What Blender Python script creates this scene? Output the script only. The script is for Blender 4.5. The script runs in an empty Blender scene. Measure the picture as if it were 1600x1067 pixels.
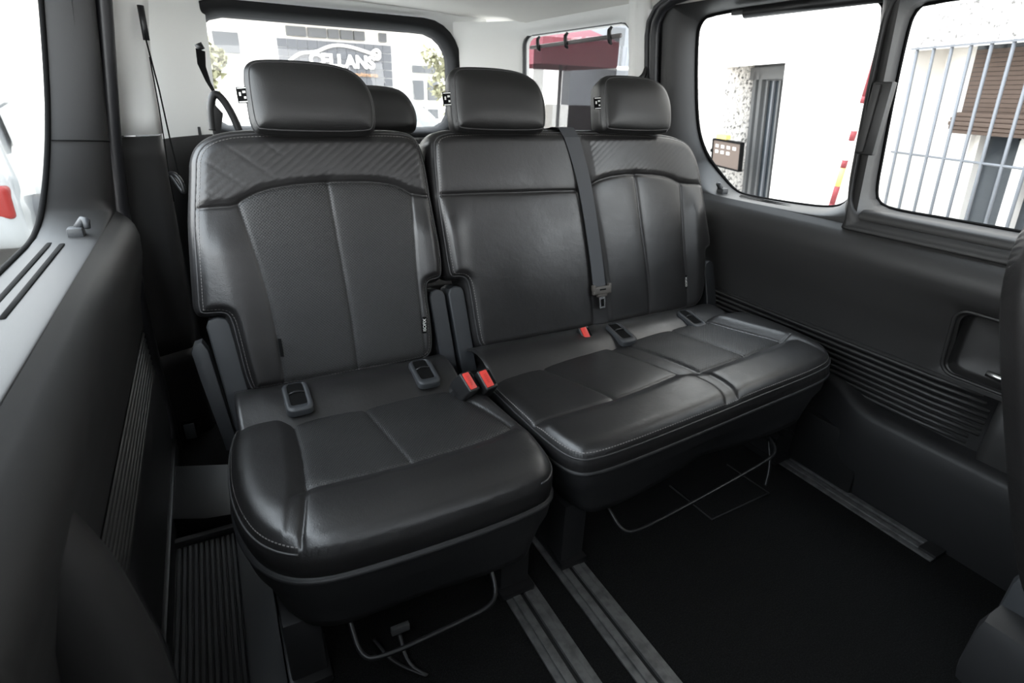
import bpy, bmesh, math, random
import numpy as np
from mathutils import Vector, Matrix
from mathutils.geometry import tessellate_polygon

# ------------------------------------------------------------------ camera, sky, exposure
SC = bpy.context.scene
COL = SC.collection
RAD = math.radians
CX = 0.71                      # centre line of the van

cam_d = bpy.data.cameras.new('camera')
cam = bpy.data.objects.new('camera', cam_d)
COL.objects.link(cam)
cam_d.sensor_width = 36.0
cam_d.lens = 862.36 * 36.0 / 1600.0
cam_d.clip_start = 0.02
cam_d.clip_end = 200
# rows of M: image right, image down, forward, written in van axes
_r = Vector((0.8850, -0.4649, 0.0316)); _d = Vector((-0.1649, -0.3751, -0.9122)); _f = Vector((0.4359, 0.8021, -0.4086))
_f.normalize(); _r = (_r - _f * _r.dot(_f)).normalized(); _u = _r.cross(_f)
cam.matrix_world = Matrix(((_r.x, _u.x, -_f.x, 0.0), (_r.y, _u.y, -_f.y, 0.0), (_r.z, _u.z, -_f.z, 1.12), (0, 0, 0, 1)))
cam_d.dof.use_dof = True
cam_d.dof.focus_distance = 1.45
cam_d.dof.aperture_fstop = 5.0
SC.camera = cam

world = bpy.data.worlds.new('sky'); SC.world = world
world.use_nodes = True
wn = world.node_tree.nodes; wl = world.node_tree.links
bg = wn['Background']
_tc = wn.new('ShaderNodeTexCoord'); _sx = wn.new('ShaderNodeSeparateXYZ'); _rp = wn.new('ShaderNodeValToRGB')
wl.new(_tc.outputs['Generated'], _sx.inputs[0]); wl.new(_sx.outputs['Z'], _rp.inputs[0]); wl.new(_rp.outputs[0], bg.inputs['Color'])
_rp.color_ramp.elements[0].position = 0.0; _rp.color_ramp.elements[0].color = (1.0, 0.98, 0.96, 1)
_rp.color_ramp.elements[1].position = 0.4; _rp.color_ramp.elements[1].color = (0.84, 0.915, 1.0, 1)
bg.inputs['Strength'].default_value = 9.2

SC.view_settings.view_transform = 'Standard'
SC.view_settings.look = 'None'
SC.view_settings.exposure = 0.0
SC.view_settings.gamma = 1.0
SC.view_settings.use_curve_mapping = False
SC.cycles.max_bounces = 8
SC.cycles.diffuse_bounces = 5
SC.cycles.glossy_bounces = 4
SC.cycles.transparent_max_bounces = 10
SC.cycles.transmission_bounces = 4
SC.cycles.caustics_reflective = False
SC.cycles.caustics_refractive = False
SC.cycles.sample_clamp_indirect = 6.0
SC.cycles.use_denoising = True

# ------------------------------------------------------------------ materials
MATS = {}
def mat(name, col, rough=0.5, metal=0.0, spec=0.5, bump=None, speck=None, coat=0.0, sheen=0.0):
    """bump=(kind, scale, strength, distance) ; speck=(scale, colour2, lo, hi)"""
    m = bpy.data.materials.new(name); m.use_nodes = True
    nt = m.node_tree; n = nt.nodes; l = nt.links
    b = n['Principled BSDF']
    b.inputs['Base Color'].default_value = (*col, 1)
    b.inputs['Roughness'].default_value = rough
    b.inputs['Metallic'].default_value = metal
    b.inputs['Specular IOR Level'].default_value = spec
    b.inputs['Coat Weight'].default_value = coat
    b.inputs['Sheen Weight'].default_value = sheen
    tc = n.new('ShaderNodeTexCoord')
    if speck:
        t = n.new('ShaderNodeTexNoise'); t.inputs['Scale'].default_value = speck[0]; t.inputs['Detail'].default_value = 6
        r = n.new('ShaderNodeValToRGB'); r.color_ramp.elements[0].position = speck[2]; r.color_ramp.elements[1].position = speck[3]
        r.color_ramp.elements[0].color = (*speck[1], 1); r.color_ramp.elements[1].color = (*col, 1)
        l.new(tc.outputs['Object'], t.inputs['Vector']); l.new(t.outputs['Fac'], r.inputs[0]); l.new(r.outputs[0], b.inputs['Base Color'])
    if bump:
        if bump[0] == 'noise':
            t = n.new('ShaderNodeTexNoise'); t.inputs['Detail'].default_value = 3; o = 'Fac'
        else:
            t = n.new('ShaderNodeTexVoronoi'); o = 'Distance'
        t.inputs['Scale'].default_value = bump[1]
        l.new(tc.outputs['Object'], t.inputs['Vector'])
        bp = n.new('ShaderNodeBump'); bp.inputs['Strength'].default_value = bump[2]; bp.inputs['Distance'].default_value = bump[3]
        l.new(t.outputs[o], bp.inputs['Height']); l.new(bp.outputs[0], b.inputs['Normal'])
    MATS[name] = m
    return m

def leather(name, col, rough, perforated=False, wrinkle=0.35):
    m = bpy.data.materials.new(name); m.use_nodes = True
    nt = m.node_tree; n = nt.nodes; l = nt.links
    b = n['Principled BSDF']
    tc = n.new('ShaderNodeTexCoord')
    b.inputs['Base Color'].default_value = (*col, 1)
    b.inputs['Specular IOR Level'].default_value = 0.62
    big = n.new('ShaderNodeTexNoise'); big.inputs['Scale'].default_value = 7; big.inputs['Detail'].default_value = 5
    big.inputs['Roughness'].default_value = 0.6; big.inputs['Distortion'].default_value = 0.3
    l.new(tc.outputs['Object'], big.inputs['Vector'])
    mr = n.new('ShaderNodeMapRange'); mr.inputs['From Min'].default_value = 0.3; mr.inputs['From Max'].default_value = 0.7
    mr.inputs['To Min'].default_value = rough - 0.06; mr.inputs['To Max'].default_value = rough + 0.06
    l.new(big.outputs['Fac'], mr.inputs['Value']); l.new(mr.outputs[0], b.inputs['Roughness'])
    gr = n.new('ShaderNodeTexVoronoi'); gr.inputs['Scale'].default_value = 520
    l.new(tc.outputs['Object'], gr.inputs['Vector'])
    b1 = n.new('ShaderNodeBump'); b1.inputs['Strength'].default_value = 0.22; b1.inputs['Distance'].default_value = 0.0006
    l.new(gr.outputs['Distance'], b1.inputs['Height'])
    b2 = n.new('ShaderNodeBump'); b2.inputs['Strength'].default_value = wrinkle; b2.inputs['Distance'].default_value = 0.004
    l.new(big.outputs['Fac'], b2.inputs['Height']); l.new(b1.outputs[0], b2.inputs['Normal'])
    md = n.new('ShaderNodeTexNoise'); md.inputs['Scale'].default_value = 42; md.inputs['Detail'].default_value = 4; md.inputs['Distortion'].default_value = 0.6
    l.new(tc.outputs['Object'], md.inputs['Vector'])
    b4 = n.new('ShaderNodeBump'); b4.inputs['Strength'].default_value = wrinkle * 0.8; b4.inputs['Distance'].default_value = 0.0014
    l.new(md.outputs['Fac'], b4.inputs['Height']); l.new(b2.outputs[0], b4.inputs['Normal'])
    last = b4
    if perforated:
        uv = n.new('ShaderNodeUVMap'); uv.uv_map = 'UVMap'
        mp = n.new('ShaderNodeMapping'); mp.inputs['Scale'].default_value = (190, 190, 1); mp.inputs['Rotation'].default_value = (0, 0, RAD(45))
        vo = n.new('ShaderNodeTexVoronoi'); vo.voronoi_dimensions = '2D'; vo.inputs['Randomness'].default_value = 0.0; vo.inputs['Scale'].default_value = 1.0
        l.new(uv.outputs[0], mp.inputs[0]); l.new(mp.outputs[0], vo.inputs['Vector'])
        cr = n.new('ShaderNodeMapRange'); cr.inputs['From Min'].default_value = 0.2; cr.inputs['From Max'].default_value = 0.34
        l.new(vo.outputs['Distance'], cr.inputs['Value'])
        b3 = n.new('ShaderNodeBump'); b3.inputs['Strength'].default_value = 0.8; b3.inputs['Distance'].default_value = 0.0012
        l.new(cr.outputs[0], b3.inputs['Height']); l.new(b4.outputs[0], b3.inputs['Normal']); last = b3
        mx = n.new('ShaderNodeMix'); mx.data_type = 'RGBA'
        mx.inputs['A'].default_value = (0.003, 0.003, 0.003, 1); mx.inputs['B'].default_value = (*col, 1)
        l.new(cr.outputs[0], mx.inputs['Factor']); l.new(mx.outputs['Result'], b.inputs['Base Color'])
    l.new(last.outputs[0], b.inputs['Normal'])
    MATS[name] = m
    return m

def glass(name, tint, gl=0.06):
    m = bpy.data.materials.new(name); m.use_nodes = True
    nt = m.node_tree; n = nt.nodes; l = nt.links
    n.remove(n['Principled BSDF'])
    tr = n.new('ShaderNodeBsdfTransparent'); tr.inputs[0].default_value = (*tint, 1)
    g = n.new('ShaderNodeBsdfGlossy'); g.inputs['Roughness'].default_value = 0.02
    mx = n.new('ShaderNodeMixShader'); mx.inputs[0].default_value = gl
    l.new(tr.outputs[0], mx.inputs[1]); l.new(g.outputs[0], mx.inputs[2]); l.new(mx.outputs[0], n['Material Output'].inputs[0])
    return m

def mesh_fabric(name, col, fac):
    m = bpy.data.materials.new(name); m.use_nodes = True
    nt = m.node_tree; n = nt.nodes; l = nt.links
    b = n['Principled BSDF']; b.inputs['Base Color'].default_value = (*col, 1); b.inputs['Roughness'].default_value = 0.9
    tr = n.new('ShaderNodeBsdfTransparent'); mx = n.new('ShaderNodeMixShader'); mx.inputs[0].default_value = fac
    l.new(tr.outputs[0], mx.inputs[1]); l.new(b.outputs[0], mx.inputs[2]); l.new(mx.outputs[0], n['Material Output'].inputs[0])
    return m

LEA = leather('black_leather', (0.0122, 0.0116, 0.0118), 0.36)
LEP = leather('perforated_leather', (0.0105, 0.0101, 0.0102), 0.45, True, 0.2)
LEH = leather('headrest_leather', (0.0065, 0.0062, 0.0062), 0.44, False, 0.15)
THREAD = mat('grey_thread', (0.16, 0.15, 0.145), 0.7)
PIPE = mat('piping_leather', (0.035, 0.034, 0.035), 0.45)
PLA = mat('dark_plastic', (0.011, 0.011, 0.012), 0.58, bump=('noise', 900, 0.25, 0.0006))
DOORP = mat('door_plastic', (0.0195, 0.019, 0.019), 0.52, bump=('noise', 700, 0.3, 0.0006))
PLB = mat('black_plastic', (0.007, 0.007, 0.0075), 0.45)
BRK = mat('bracket_plastic', (0.026, 0.028, 0.031), 0.5, bump=('noise', 900, 0.25, 0.0006))
RUB = mat('black_rubber', (0.008, 0.008, 0.009), 0.55)
SEAL = mat('rubber_seal', (0.012, 0.012, 0.014), 0.42)
WHT = mat('light_trim', (0.82, 0.82, 0.80), 0.55, bump=('noise', 500, 0.15, 0.0006))
HEAD = mat('headliner_cloth', (0.74, 0.72, 0.68), 0.9, bump=('noise', 260, 0.4, 0.001))
CARP = mat('carpet', (0.005, 0.005, 0.005), 0.95, bump=('noise', 420, 1.0, 0.004), speck=(300, (0.014, 0.014, 0.014), 0.32, 0.55), spec=0.1)
RAIL = mat('rail_metal', (0.12, 0.12, 0.12), 0.5, metal=0.35, speck=(40, (0.07, 0.07, 0.07), 0.35, 0.6))
SLOT = mat('rail_slot', (0.006, 0.006, 0.006), 0.7)
MATR = mat('step_rubber', (0.030, 0.031, 0.033), 0.6)
STEEL = mat('black_steel', (0.02, 0.02, 0.021), 0.35, metal=0.4)
CHR = mat('bright_metal', (0.62, 0.62, 0.62), 0.25, metal=1.0)
RED = mat('red_button', (0.62, 0.05, 0.04), 0.35)
WEB = mat('belt_webbing', (0.055, 0.058, 0.064), 0.7, bump=('noise', 800, 0.4, 0.0008))
TONG = mat('tongue_plastic', (0.07, 0.062, 0.055), 0.5)
TAGW = mat('white_print', (0.65, 0.65, 0.62), 0.8)
TAGB = mat('black_tag', (0.004, 0.004, 0.004), 0.8, spec=0.08)
GLS = glass('clear_glass', (0.96, 0.98, 0.97), 0.04)
FRAME = mat('tailgate_trim', (0.009, 0.009, 0.010), 0.75, spec=0.3)
SHADE = mesh_fabric('shade_mesh', (0.05, 0.045, 0.05), 0.55)
SENS = mat('port_grey', (0.10, 0.11, 0.12), 0.5)
# outside
STUC = mat('white_stucco', (0.74, 0.69, 0.64), 0.9, bump=('noise', 22, 1.0, 0.03), speck=(30, (0.16, 0.15, 0.14), 0.37, 0.46))
PWH = mat('white_paint', (0.80, 0.76, 0.71), 0.6)
IRON = mat('painted_iron', (0.12, 0.125, 0.135), 0.5)
BLND = mat('brown_slats', (0.085, 0.055, 0.04), 0.7)
DGRY = mat('grey_door', (0.09, 0.09, 0.09), 0.5)
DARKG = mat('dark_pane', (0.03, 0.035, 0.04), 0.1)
SIGN = mat('grey_sign_tiles', (0.075, 0.075, 0.08), 0.6)
GWIN = mat('grey_window', (0.08, 0.082, 0.086), 0.3)
TEAL = mat('pale_teal', (0.30, 0.40, 0.40), 0.4)
MARO = mat('maroon_canvas', (0.12, 0.02, 0.03), 0.8)
GRN = mat('leaf_green', (0.26, 0.25, 0.15), 0.7)
BRKN = mat('bark', (0.2, 0.14, 0.1), 0.9)
ASPH = mat('asphalt', (0.45, 0.44, 0.42), 0.9, bump=('noise', 60, 0.5, 0.01))
CARW = mat('white_car_paint', (0.17, 0.175, 0.175), 0.25, coat=0.5)
CARL = mat('red_lens', (0.12, 0.008, 0.006), 0.4, spec=0.2)
REDP = mat('red_pole', (0.20, 0.025, 0.03), 0.6)
YELP = mat('yellow_band', (0.65, 0.48, 0.14), 0.6)
BOARD = mat('brown_board', (0.10, 0.07, 0.055), 0.6)
ORNG = mat('orange_letters', (0.45, 0.25, 0.12), 0.6)

# ------------------------------------------------------------------ object helpers
OWN_AXES = set()
def setpar(o, parent):
    o.parent = parent
    if parent.type == 'EMPTY' and parent.name not in OWN_AXES: o.matrix_parent_inverse = Matrix.Translation(parent.location).inverted()
def put(name, me, mats, parent=None, smooth=True):
    o = bpy.data.objects.new(name, me); COL.objects.link(o)
    for m in (mats if isinstance(mats, (list, tuple)) else [mats]): me.materials.append(m)
    if parent: setpar(o, parent)
    if smooth and len(me.polygons): me.polygons.foreach_set('use_smooth', [True] * len(me.polygons))
    return o
def tag(o, label=None, cat=None, group=None, kind=None):
    if label: o['label'] = label
    if cat: o['category'] = cat
    if group: o['group'] = group
    if kind: o['kind'] = kind
    return o
def empty(name, loc=(0, 0, 0), **k):
    o = bpy.data.objects.new(name, None); COL.objects.link(o); o.location = loc
    o.empty_display_size = 0.05
    return tag(o, **k)
def from_py(name, V, F, mats, parent=None, smooth=True, mi=None):
    me = bpy.data.meshes.new(name)
    me.from_pydata([tuple(map(float, v)) for v in V], [], F)
    if mi is not None: me.polygons.foreach_set('material_index', mi)
    me.update()
    return put(name, me, mats, parent, smooth)
def from_bm(name, bm, mats, parent=None, smooth=False, angle=None):
    bmesh.ops.recalc_face_normals(bm, faces=bm.faces)
    me = bpy.data.meshes.new(name); bm.to_mesh(me); bm.free()
    o = put(name, me, mats, parent, smooth)
    if smooth and angle: me.set_sharp_from_angle(angle=RAD(angle))
    return o
def local(o, parent):
    """give o a parent placed somewhere, keeping its world-space mesh in place"""
    o.parent = parent; o.matrix_parent_inverse = Matrix.Translation(parent.location).inverted(); return o
def add_box(bm, c, s, M=None, bev=0.0, seg=2):
    r = bmesh.ops.create_cube(bm, size=1.0)
    vs = r['verts']
    T = Matrix.Translation(Vector(c)) @ (M.to_4x4() if M is not None else Matrix.Identity(4)) @ Matrix.Diagonal((*s, 1))
    bmesh.ops.transform(bm, matrix=T, verts=vs)
    if bev > 0:
        es = list({e for v in vs for e in v.link_edges})
        bmesh.ops.bevel(bm, geom=es, offset=bev, segments=seg, profile=0.6, affect='EDGES', clamp_overlap=True)
def box(name, c, s, m, parent=None, M=None, bev=0.0, seg=2):
    bm = bmesh.new(); add_box(bm, c, s, M, bev, seg)
    return from_bm(name, bm, m, parent, smooth=bev > 0, angle=40)
def chaikin(p, it=2, closed=True):
    p = [np.array(q, float) for q in p]
    for _ in range(it):
        o = []
        n = len(p)
        rng = range(n) if closed else range(n - 1)
        if not closed: o.append(p[0])
        for i in rng:
            a, b = p[i], p[(i + 1) % n]
            o.append(a * .75 + b * .25); o.append(a * .25 + b * .75)
        if not closed: o.append(p[-1])
        p = o
    return p
def tube_vf(path, r, n=8, closed=False, flat=None):
    """swept tube; r number or list; flat=(vector, factor) squashes the section along vector"""
    P = [Vector(tuple(map(float, p))) for p in path]; V = []; F = []
    up = None
    m = len(P)
    for i, p in enumerate(P):
        if closed: t = (P[(i + 1) % m] - P[i - 1])
        else: t = P[min(i + 1, m - 1)] - P[max(i - 1, 0)]
        t.normalize()
        if up is None:
            up = Vector((0, 0, 1)) if abs(t.z) < 0.9 else Vector((1, 0, 0))
        a = t.cross(up)
        if a.length < 1e-6: a = t.cross(Vector((1, 0.3, 0)))
        a.normalize(); b = a.cross(t).normalized(); up = b
        rr = r[i] if isinstance(r, (list, tuple)) else r
        for k in range(n):
            q = 2 * math.pi * k / n
            d = a * math.cos(q) * rr + b * math.sin(q) * rr
            if flat: d = d - flat[0] * d.dot(flat[0]) * (1 - flat[1])
            V.append(p + d)
    for i in range(m if closed else m - 1):
        j = (i + 1) % m
        for k in range(n):
            k2 = (k + 1) % n
            F.append((i * n + k, i * n + k2, j * n + k2, j * n + k))
    if not closed:
        F.append(tuple(range(n - 1, -1, -1))); F.append(tuple((m - 1) * n + k for k in range(n)))
    return V, F
def tube(name, path, r, m, parent=None, n=8, closed=False, flat=None):
    V, F = tube_vf(path, r, n, closed, flat); return from_py(name, V, F, m, parent)
def ribbon(name, pl, pr, nrm, th, m, parent=None):
    """flat strap between two edge polylines, given thickness along nrm (list or vector)"""
    V = []; F = []; n = len(pl)
    for i in range(n):
        nn = nrm[i] if isinstance(nrm, list) else nrm
        a, b = Vector(pl[i]), Vector(pr[i]); nn = Vector(nn) * th
        V += [a, b, b + nn, a + nn]
    for i in range(n - 1):
        for k in range(4):
            F.append((i * 4 + k, i * 4 + (k + 1) % 4, i * 4 + 4 + (k + 1) % 4, i * 4 + 4 + k))
    F += [(3, 2, 1, 0), tuple(4 * (n - 1) + k for k in range(4))]
    return from_py(name, V, F, m, parent, smooth=False)
def prism(name, poly, fn, d0, d1, m, parent=None, bev=0.0, seg=2):
    """polygon (2-D) extruded from depth d0 to d1; fn(a, b, d) -> point"""
    bm = bmesh.new()
    A = [bm.verts.new(fn(a, b, d0)) for a, b in poly]; B = [bm.verts.new(fn(a, b, d1)) for a, b in poly]
    fa = bm.faces.new(A); fb = bm.faces.new(B[::-1]); n = len(poly)
    for i in range(n):
        j = (i + 1) % n; bm.faces.new((A[j], A[i], B[i], B[j]))
    if bev:
        es = list(set(fa.edges) | set(fb.edges))
        bmesh.ops.bevel(bm, geom=es, offset=bev, segments=seg, profile=0.6, affect='EDGES', clamp_overlap=True)
    return from_bm(name, bm, m, parent, smooth=True, angle=35)
def sheet(name, rows, m, parent=None, closed=False, mi=None, smooth=True, flip=False):
    """rows: list of equally long point lists"""
    n = len(rows[0]); V = [p for r in rows for p in r]; F = []
    for i in range(len(rows) - 1):
        for j in range(n if closed else n - 1):
            k = (j + 1) % n
            f = (i * n + j, i * n + k, (i + 1) * n + k, (i + 1) * n + j)
            F.append(f[::-1] if flip else f)
    return from_py(name, V, F, m, parent, smooth, mi)
def thicken(o, th, off=1.0):
    md = o.modifiers.new('solid', 'SOLIDIFY'); md.thickness = th; md.offset = off; return o
def rrect(w0, w1, h0, h1, r, n=6):
    """rounded rectangle, counter-clockwise from the lower right corner; r number or (br, tr, tl, bl)"""
    rs = r if isinstance(r, (tuple, list)) else (r,) * 4
    out = []
    for (cx, cy, a0, q) in ((w1, h0, -90, rs[0]), (w1, h1, 0, rs[1]), (w0, h1, 90, rs[2]), (w0, h0, 180, rs[3])):
        sx = -1 if cx == w1 else 1; sy = -1 if cy == h1 else 1
        for k in range(n + 1):
            a = RAD(a0 + 90 * k / n)
            out.append((cx + sx * q + q * math.cos(a), cy + sy * q + q * math.sin(a)))
    return out
def by_angle(poly, c, angs):
    P = np.array(poly, float) - np.array(c); Q = np.roll(P, -1, 0); out = []
    for a in angs:
        d = np.array([math.cos(a), math.sin(a)])
        best = 0
        e = Q - P; den = d[0] * e[:, 1] - d[1] * e[:, 0]
        with np.errstate(divide='ignore', invalid='ignore'):
            t = (P[:, 0] * e[:, 1] - P[:, 1] * e[:, 0]) / den; s = (P[:, 0] * d[1] - P[:, 1] * d[0]) / den
        ok = (abs(den) > 1e-12) & (s >= -1e-6) & (s <= 1 + 1e-6) & (t > 0)
        best = t[ok].max() if ok.any() else 0.01
        out.append((c[0] + d[0] * best, c[1] + d[1] * best))
    return out
def angles_for(polys, c, n=96):
    A = set(np.round(np.linspace(-math.pi, math.pi, n, endpoint=False), 5))
    for p in polys:
        if len(p) <= 8:
            for q in p: A.add(round(math.atan2(q[1] - c[1], q[0] - c[0]), 5))
    return sorted(A)
def text(name, s, M, size, m, parent=None, ext=0.0005, align='CENTER', bold=0.0):
    cu = bpy.data.curves.new(name, 'FONT'); cu.body = s; cu.size = size; cu.extrude = ext; cu.align_x = align; cu.align_y = 'CENTER'
    cu.offset = bold
    o = bpy.data.objects.new(name, cu); COL.objects.link(o); cu.materials.append(m)
    if parent: o.parent = parent
    bpy.context.view_layer.update()
    me = bpy.data.meshes.new_from_object(o.evaluated_get(bpy.context.evaluated_depsgraph_get())); bpy.data.objects.remove(o)
    o = bpy.data.objects.new(name, me); COL.objects.link(o)
    if not me.materials: me.materials.append(m)
    if parent: o.parent = parent
    o.matrix_basis = M; return o
def axes(x, y, z, o):
    x, y, z = Vector(x).normalized(), Vector(y).normalized(), Vector(z).normalized()
    return Matrix(((x.x, y.x, z.x, o[0]), (x.y, y.y, z.y, o[1]), (x.z, y.z, z.z, o[2]), (0, 0, 0, 1)))

# ------------------------------------------------------------------ upholstery
class Frame:
    def __init__(s, O, U, T, N): s.O, s.U, s.T, s.N = map(lambda v: np.array(v, float), (O, U, T, N))
    def pt(s, a, b, n=0.0):
        return s.O + np.multiply.outer(a, s.U) + np.multiply.outer(b, s.T) + np.multiply.outer(n, s.N)
LEAN = RAD(13.8)
BK = Frame((0, 1.36, .44), (1, 0, 0), (0, math.sin(LEAN), math.cos(LEAN)), (0, -math.cos(LEAN), math.sin(LEAN)))
CU = Frame((0, 0, 0.385), (1, 0, 0), (0, 1, 0), (0, 0, 1))
def pdist(P, poly, closed=False):
    A = np.array(poly, float); B = np.roll(A, -1, 0) if closed else A[1:]
    if not closed: A = A[:-1]
    best = np.full(len(P), 1e9)
    for a, b in zip(A, B):
        e = b - a; L = e @ e
        if L < 1e-14: continue
        t = np.clip(((P - a) @ e) / L, 0, 1)
        q = P - a - t[:, None] * e
        best = np.minimum(best, np.einsum('ij,ij->i', q, q))
    return np.sqrt(best)
def scan(poly, t):
    A = np.array(poly); B = np.roll(A, -1, 0); xs = []
    for a, b in zip(A, B):
        if (a[1] - t) * (b[1] - t) <= 0 and a[1] != b[1]: xs.append(a[0] + (b[0] - a[0]) * (t - a[1]) / (b[1] - a[1]))
    return min(xs), max(xs)
def sstep(x, a, b):
    k = np.clip((x - a) / (b - a), 0, 1); return k * k * (3 - 2 * k)
def interp(poly, axis):
    p = sorted([(q[axis], q[1 - axis]) for q in poly]); X = [a for a, _ in p]; Y = [b for _, b in p]
    return lambda v: np.interp(v, X, Y)
class Pad:
    """an upholstered cushion: outline in (s,t), domed front with seams sewn in, and a gusset round its rim"""
    def __init__(self, fr, outline, H, R, seams, extra=None, Rfun=None, it=2, soft=False):
        self.soft = soft
        self.fr, self.H, self.R, self.seams, self.extra, self.Rfun = fr, H, R, seams, extra, Rfun
        self.out = chaikin(outline, it)
    def h(self, P):
        d = pdist(P, self.out, True)
        if self.soft:       # smooth distance, so that the dome has no ridges running in from its corners
            pts = np.array(resample(self.out, .006, True)); S = np.zeros(len(P))
            for p in pts: S += .006 * (((P - p) ** 2).sum(1) + 1e-6) ** -2.5
            ds = (S / 1.3333) ** -.25; k = sstep(d, .008, .024); d = d * (1 - k) + ds * k
        R = self.Rfun(P) if self.Rfun is not None else self.R
        k = np.clip(d / R, 0, 1)
        h = self.H * np.sqrt(np.clip(1 - (1 - k) ** 2.2, 0, 1))
        for (pl, dep, w, pd, pw) in self.seams:
            ds = pdist(P, pl)
            h = h - (dep * np.exp(-(ds / w) ** 2) + pd * np.exp(-ds / pw)) * np.clip(d / 0.012, 0, 1)
        if self.extra is not None: h = h + self.extra(P) * np.clip(d / 0.02, 0, 1)
        return h
    def build(self, name, mats, parent, step, gusset, region=None):
        out = np.array(self.out); lo, hi = out.min(0) - step, out.max(0) + step
        nx, ny = int((hi[0] - lo[0]) / step) + 1, int((hi[1] - lo[1]) / step) + 1
        gx = lo[0] + np.arange(nx + 1) * step; gy = lo[1] + np.arange(ny + 1) * step
        cx_, cy_ = np.meshgrid(gx[:-1] + step / 2, gy[:-1] + step / 2)
        q = np.stack([cx_.ravel(), cy_.ravel()], 1); ins = np.zeros(len(q), bool)
        for a, b in zip(out, np.roll(out, -1, 0)):
            if a[1] == b[1]: continue
            c = (a[1] > q[:, 1]) != (b[1] > q[:, 1])
            ins ^= c & (q[:, 0] < (b[0] - a[0]) * (q[:, 1] - a[1]) / (b[1] - a[1]) + a[0])
        keep = ins.reshape(ny, nx)
        for _ in range(3):      # drop cells that hang on by a corner or stick out as spikes
            pad = np.pad(keep, 1).astype(int)
            nb = pad[:-2, 1:-1] + pad[2:, 1:-1] + pad[1:-1, :-2] + pad[1:-1, 2:]
            keep = keep & (nb >= 2)
        vid = -np.ones((ny + 1, nx + 1), int); cnt = np.zeros((ny + 1, nx + 1), int)
        for dy in (0, 1):
            for dx in (0, 1): cnt[dy:dy + ny, dx:dx + nx] += keep
        use = cnt > 0; vid[use] = np.arange(use.sum())
        YY, XX = np.nonzero(use); P = np.stack([gx[XX], gy[YY]], 1)
        edge = (cnt[use] < 4)
        E = P[edge]; best = np.full(len(E), 1e9); snap = E.copy()
        for a, b in zip(out, np.roll(out, -1, 0)):
            e = b - a; L = e @ e
            if L < 1e-14: continue
            t = np.clip(((E - a) @ e) / L, 0, 1); pr = a + t[:, None] * e; dd = ((E - pr) ** 2).sum(1); m = dd < best
            best[m] = dd[m]; snap[m] = pr[m]
        P[edge] = snap
        H = self.h(P)
        V = list(self.fr.pt(P[:, 0], P[:, 1], H))
        ci, cj = np.nonzero(keep)
        F = list(zip(vid[ci, cj].tolist(), vid[ci, cj + 1].tolist(), vid[ci + 1, cj + 1].tolist(), vid[ci + 1, cj].tolist()))
        if region is not None:
            rg = region(np.stack([gx[cj] + step / 2, gy[ci] + step / 2], 1)); mi = [int(k) for k in rg]
        else: mi = [0] * len(F)
        UV = [tuple(p) for p in P]
        nxt = {}
        es = set()
        for f in F:
            for k in range(4): es.add((f[k], f[(k + 1) % 4]))
        for a, b in es:
            if (b, a) not in es: nxt.setdefault(a, []).append(b)
        st = max(nxt, key=lambda a: -P[a][1]); rim = [st]; cur = nxt[st][0]
        while cur != st and len(rim) < 200000: rim.append(cur); cur = nxt[cur][0]
        R2 = P[rim]; n = len(rim)
        # outward normals, smoothed
        tg = np.roll(R2, -2, 0) - np.roll(R2, 2, 0); nn = np.stack([tg[:, 1], -tg[:, 0]], 1); nn /= np.linalg.norm(nn, axis=1)[:, None] + 1e-9
        for _ in range(6):
            nn = (np.roll(nn, 1, 0) + nn + np.roll(nn, -1, 0)); nn /= np.linalg.norm(nn, axis=1)[:, None] + 1e-9
        last = rim
        for (dep, off) in gusset:
            base = len(V); Q = R2 + nn * off
            V += list(self.fr.pt(Q[:, 0], Q[:, 1], np.full(n, -dep))); UV += [tuple(q) for q in Q]
            for k in range(n):
                k2 = (k + 1) % n
                F.append((last[k2], last[k], base + k, base + k2)); mi.append(0)
            last = list(range(base, base + n))
        c = len(V); V.append(self.fr.pt(R2[:, 0].mean(), R2[:, 1].mean(), -gusset[-1][0])); UV.append(tuple(R2.mean(0)))
        for k in range(n): F.append((last[(k + 1) % n], last[k], c)); mi.append(0)
        o = from_py(name, V, F, mats, parent, True, mi)
        uvl = o.data.uv_layers.new(name='UVMap')
        li = np.empty(len(o.data.loops), int); o.data.loops.foreach_get('vertex_index', li)
        uvl.data.foreach_set('uv', np.array(UV)[li].astype(np.float32).ravel())
        self.obj = o
        return o
    def on(self, pts, lift=0.0):
        P = np.array(pts, float); return self.fr.pt(P[:, 0], P[:, 1], self.h(P) + lift)
    def inset(self, d):
        A = np.array(self.out); tg = np.roll(A, -1, 0) - np.roll(A, 1, 0); n = np.stack([-tg[:, 1], tg[:, 0]], 1); n /= np.linalg.norm(n, axis=1)[:, None] + 1e-9
        if sum(A[:, 0] * np.roll(A[:, 1], -1) - np.roll(A[:, 0], -1) * A[:, 1]) < 0: n = -n
        return [tuple(q) for q in A + n * d]
def resample(pts, step, closed=False):
    P = [np.array(p, float) for p in pts]
    if closed: P.append(P[0])
    out = [P[0]]; acc = 0
    for a, b in zip(P[:-1], P[1:]):
        L = np.linalg.norm(b - a)
        if L < 1e-9: continue
        t = step - acc
        while t <= L: out.append(a + (b - a) * t / L); t += step
        acc = (acc + L) % step
    return out
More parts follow.
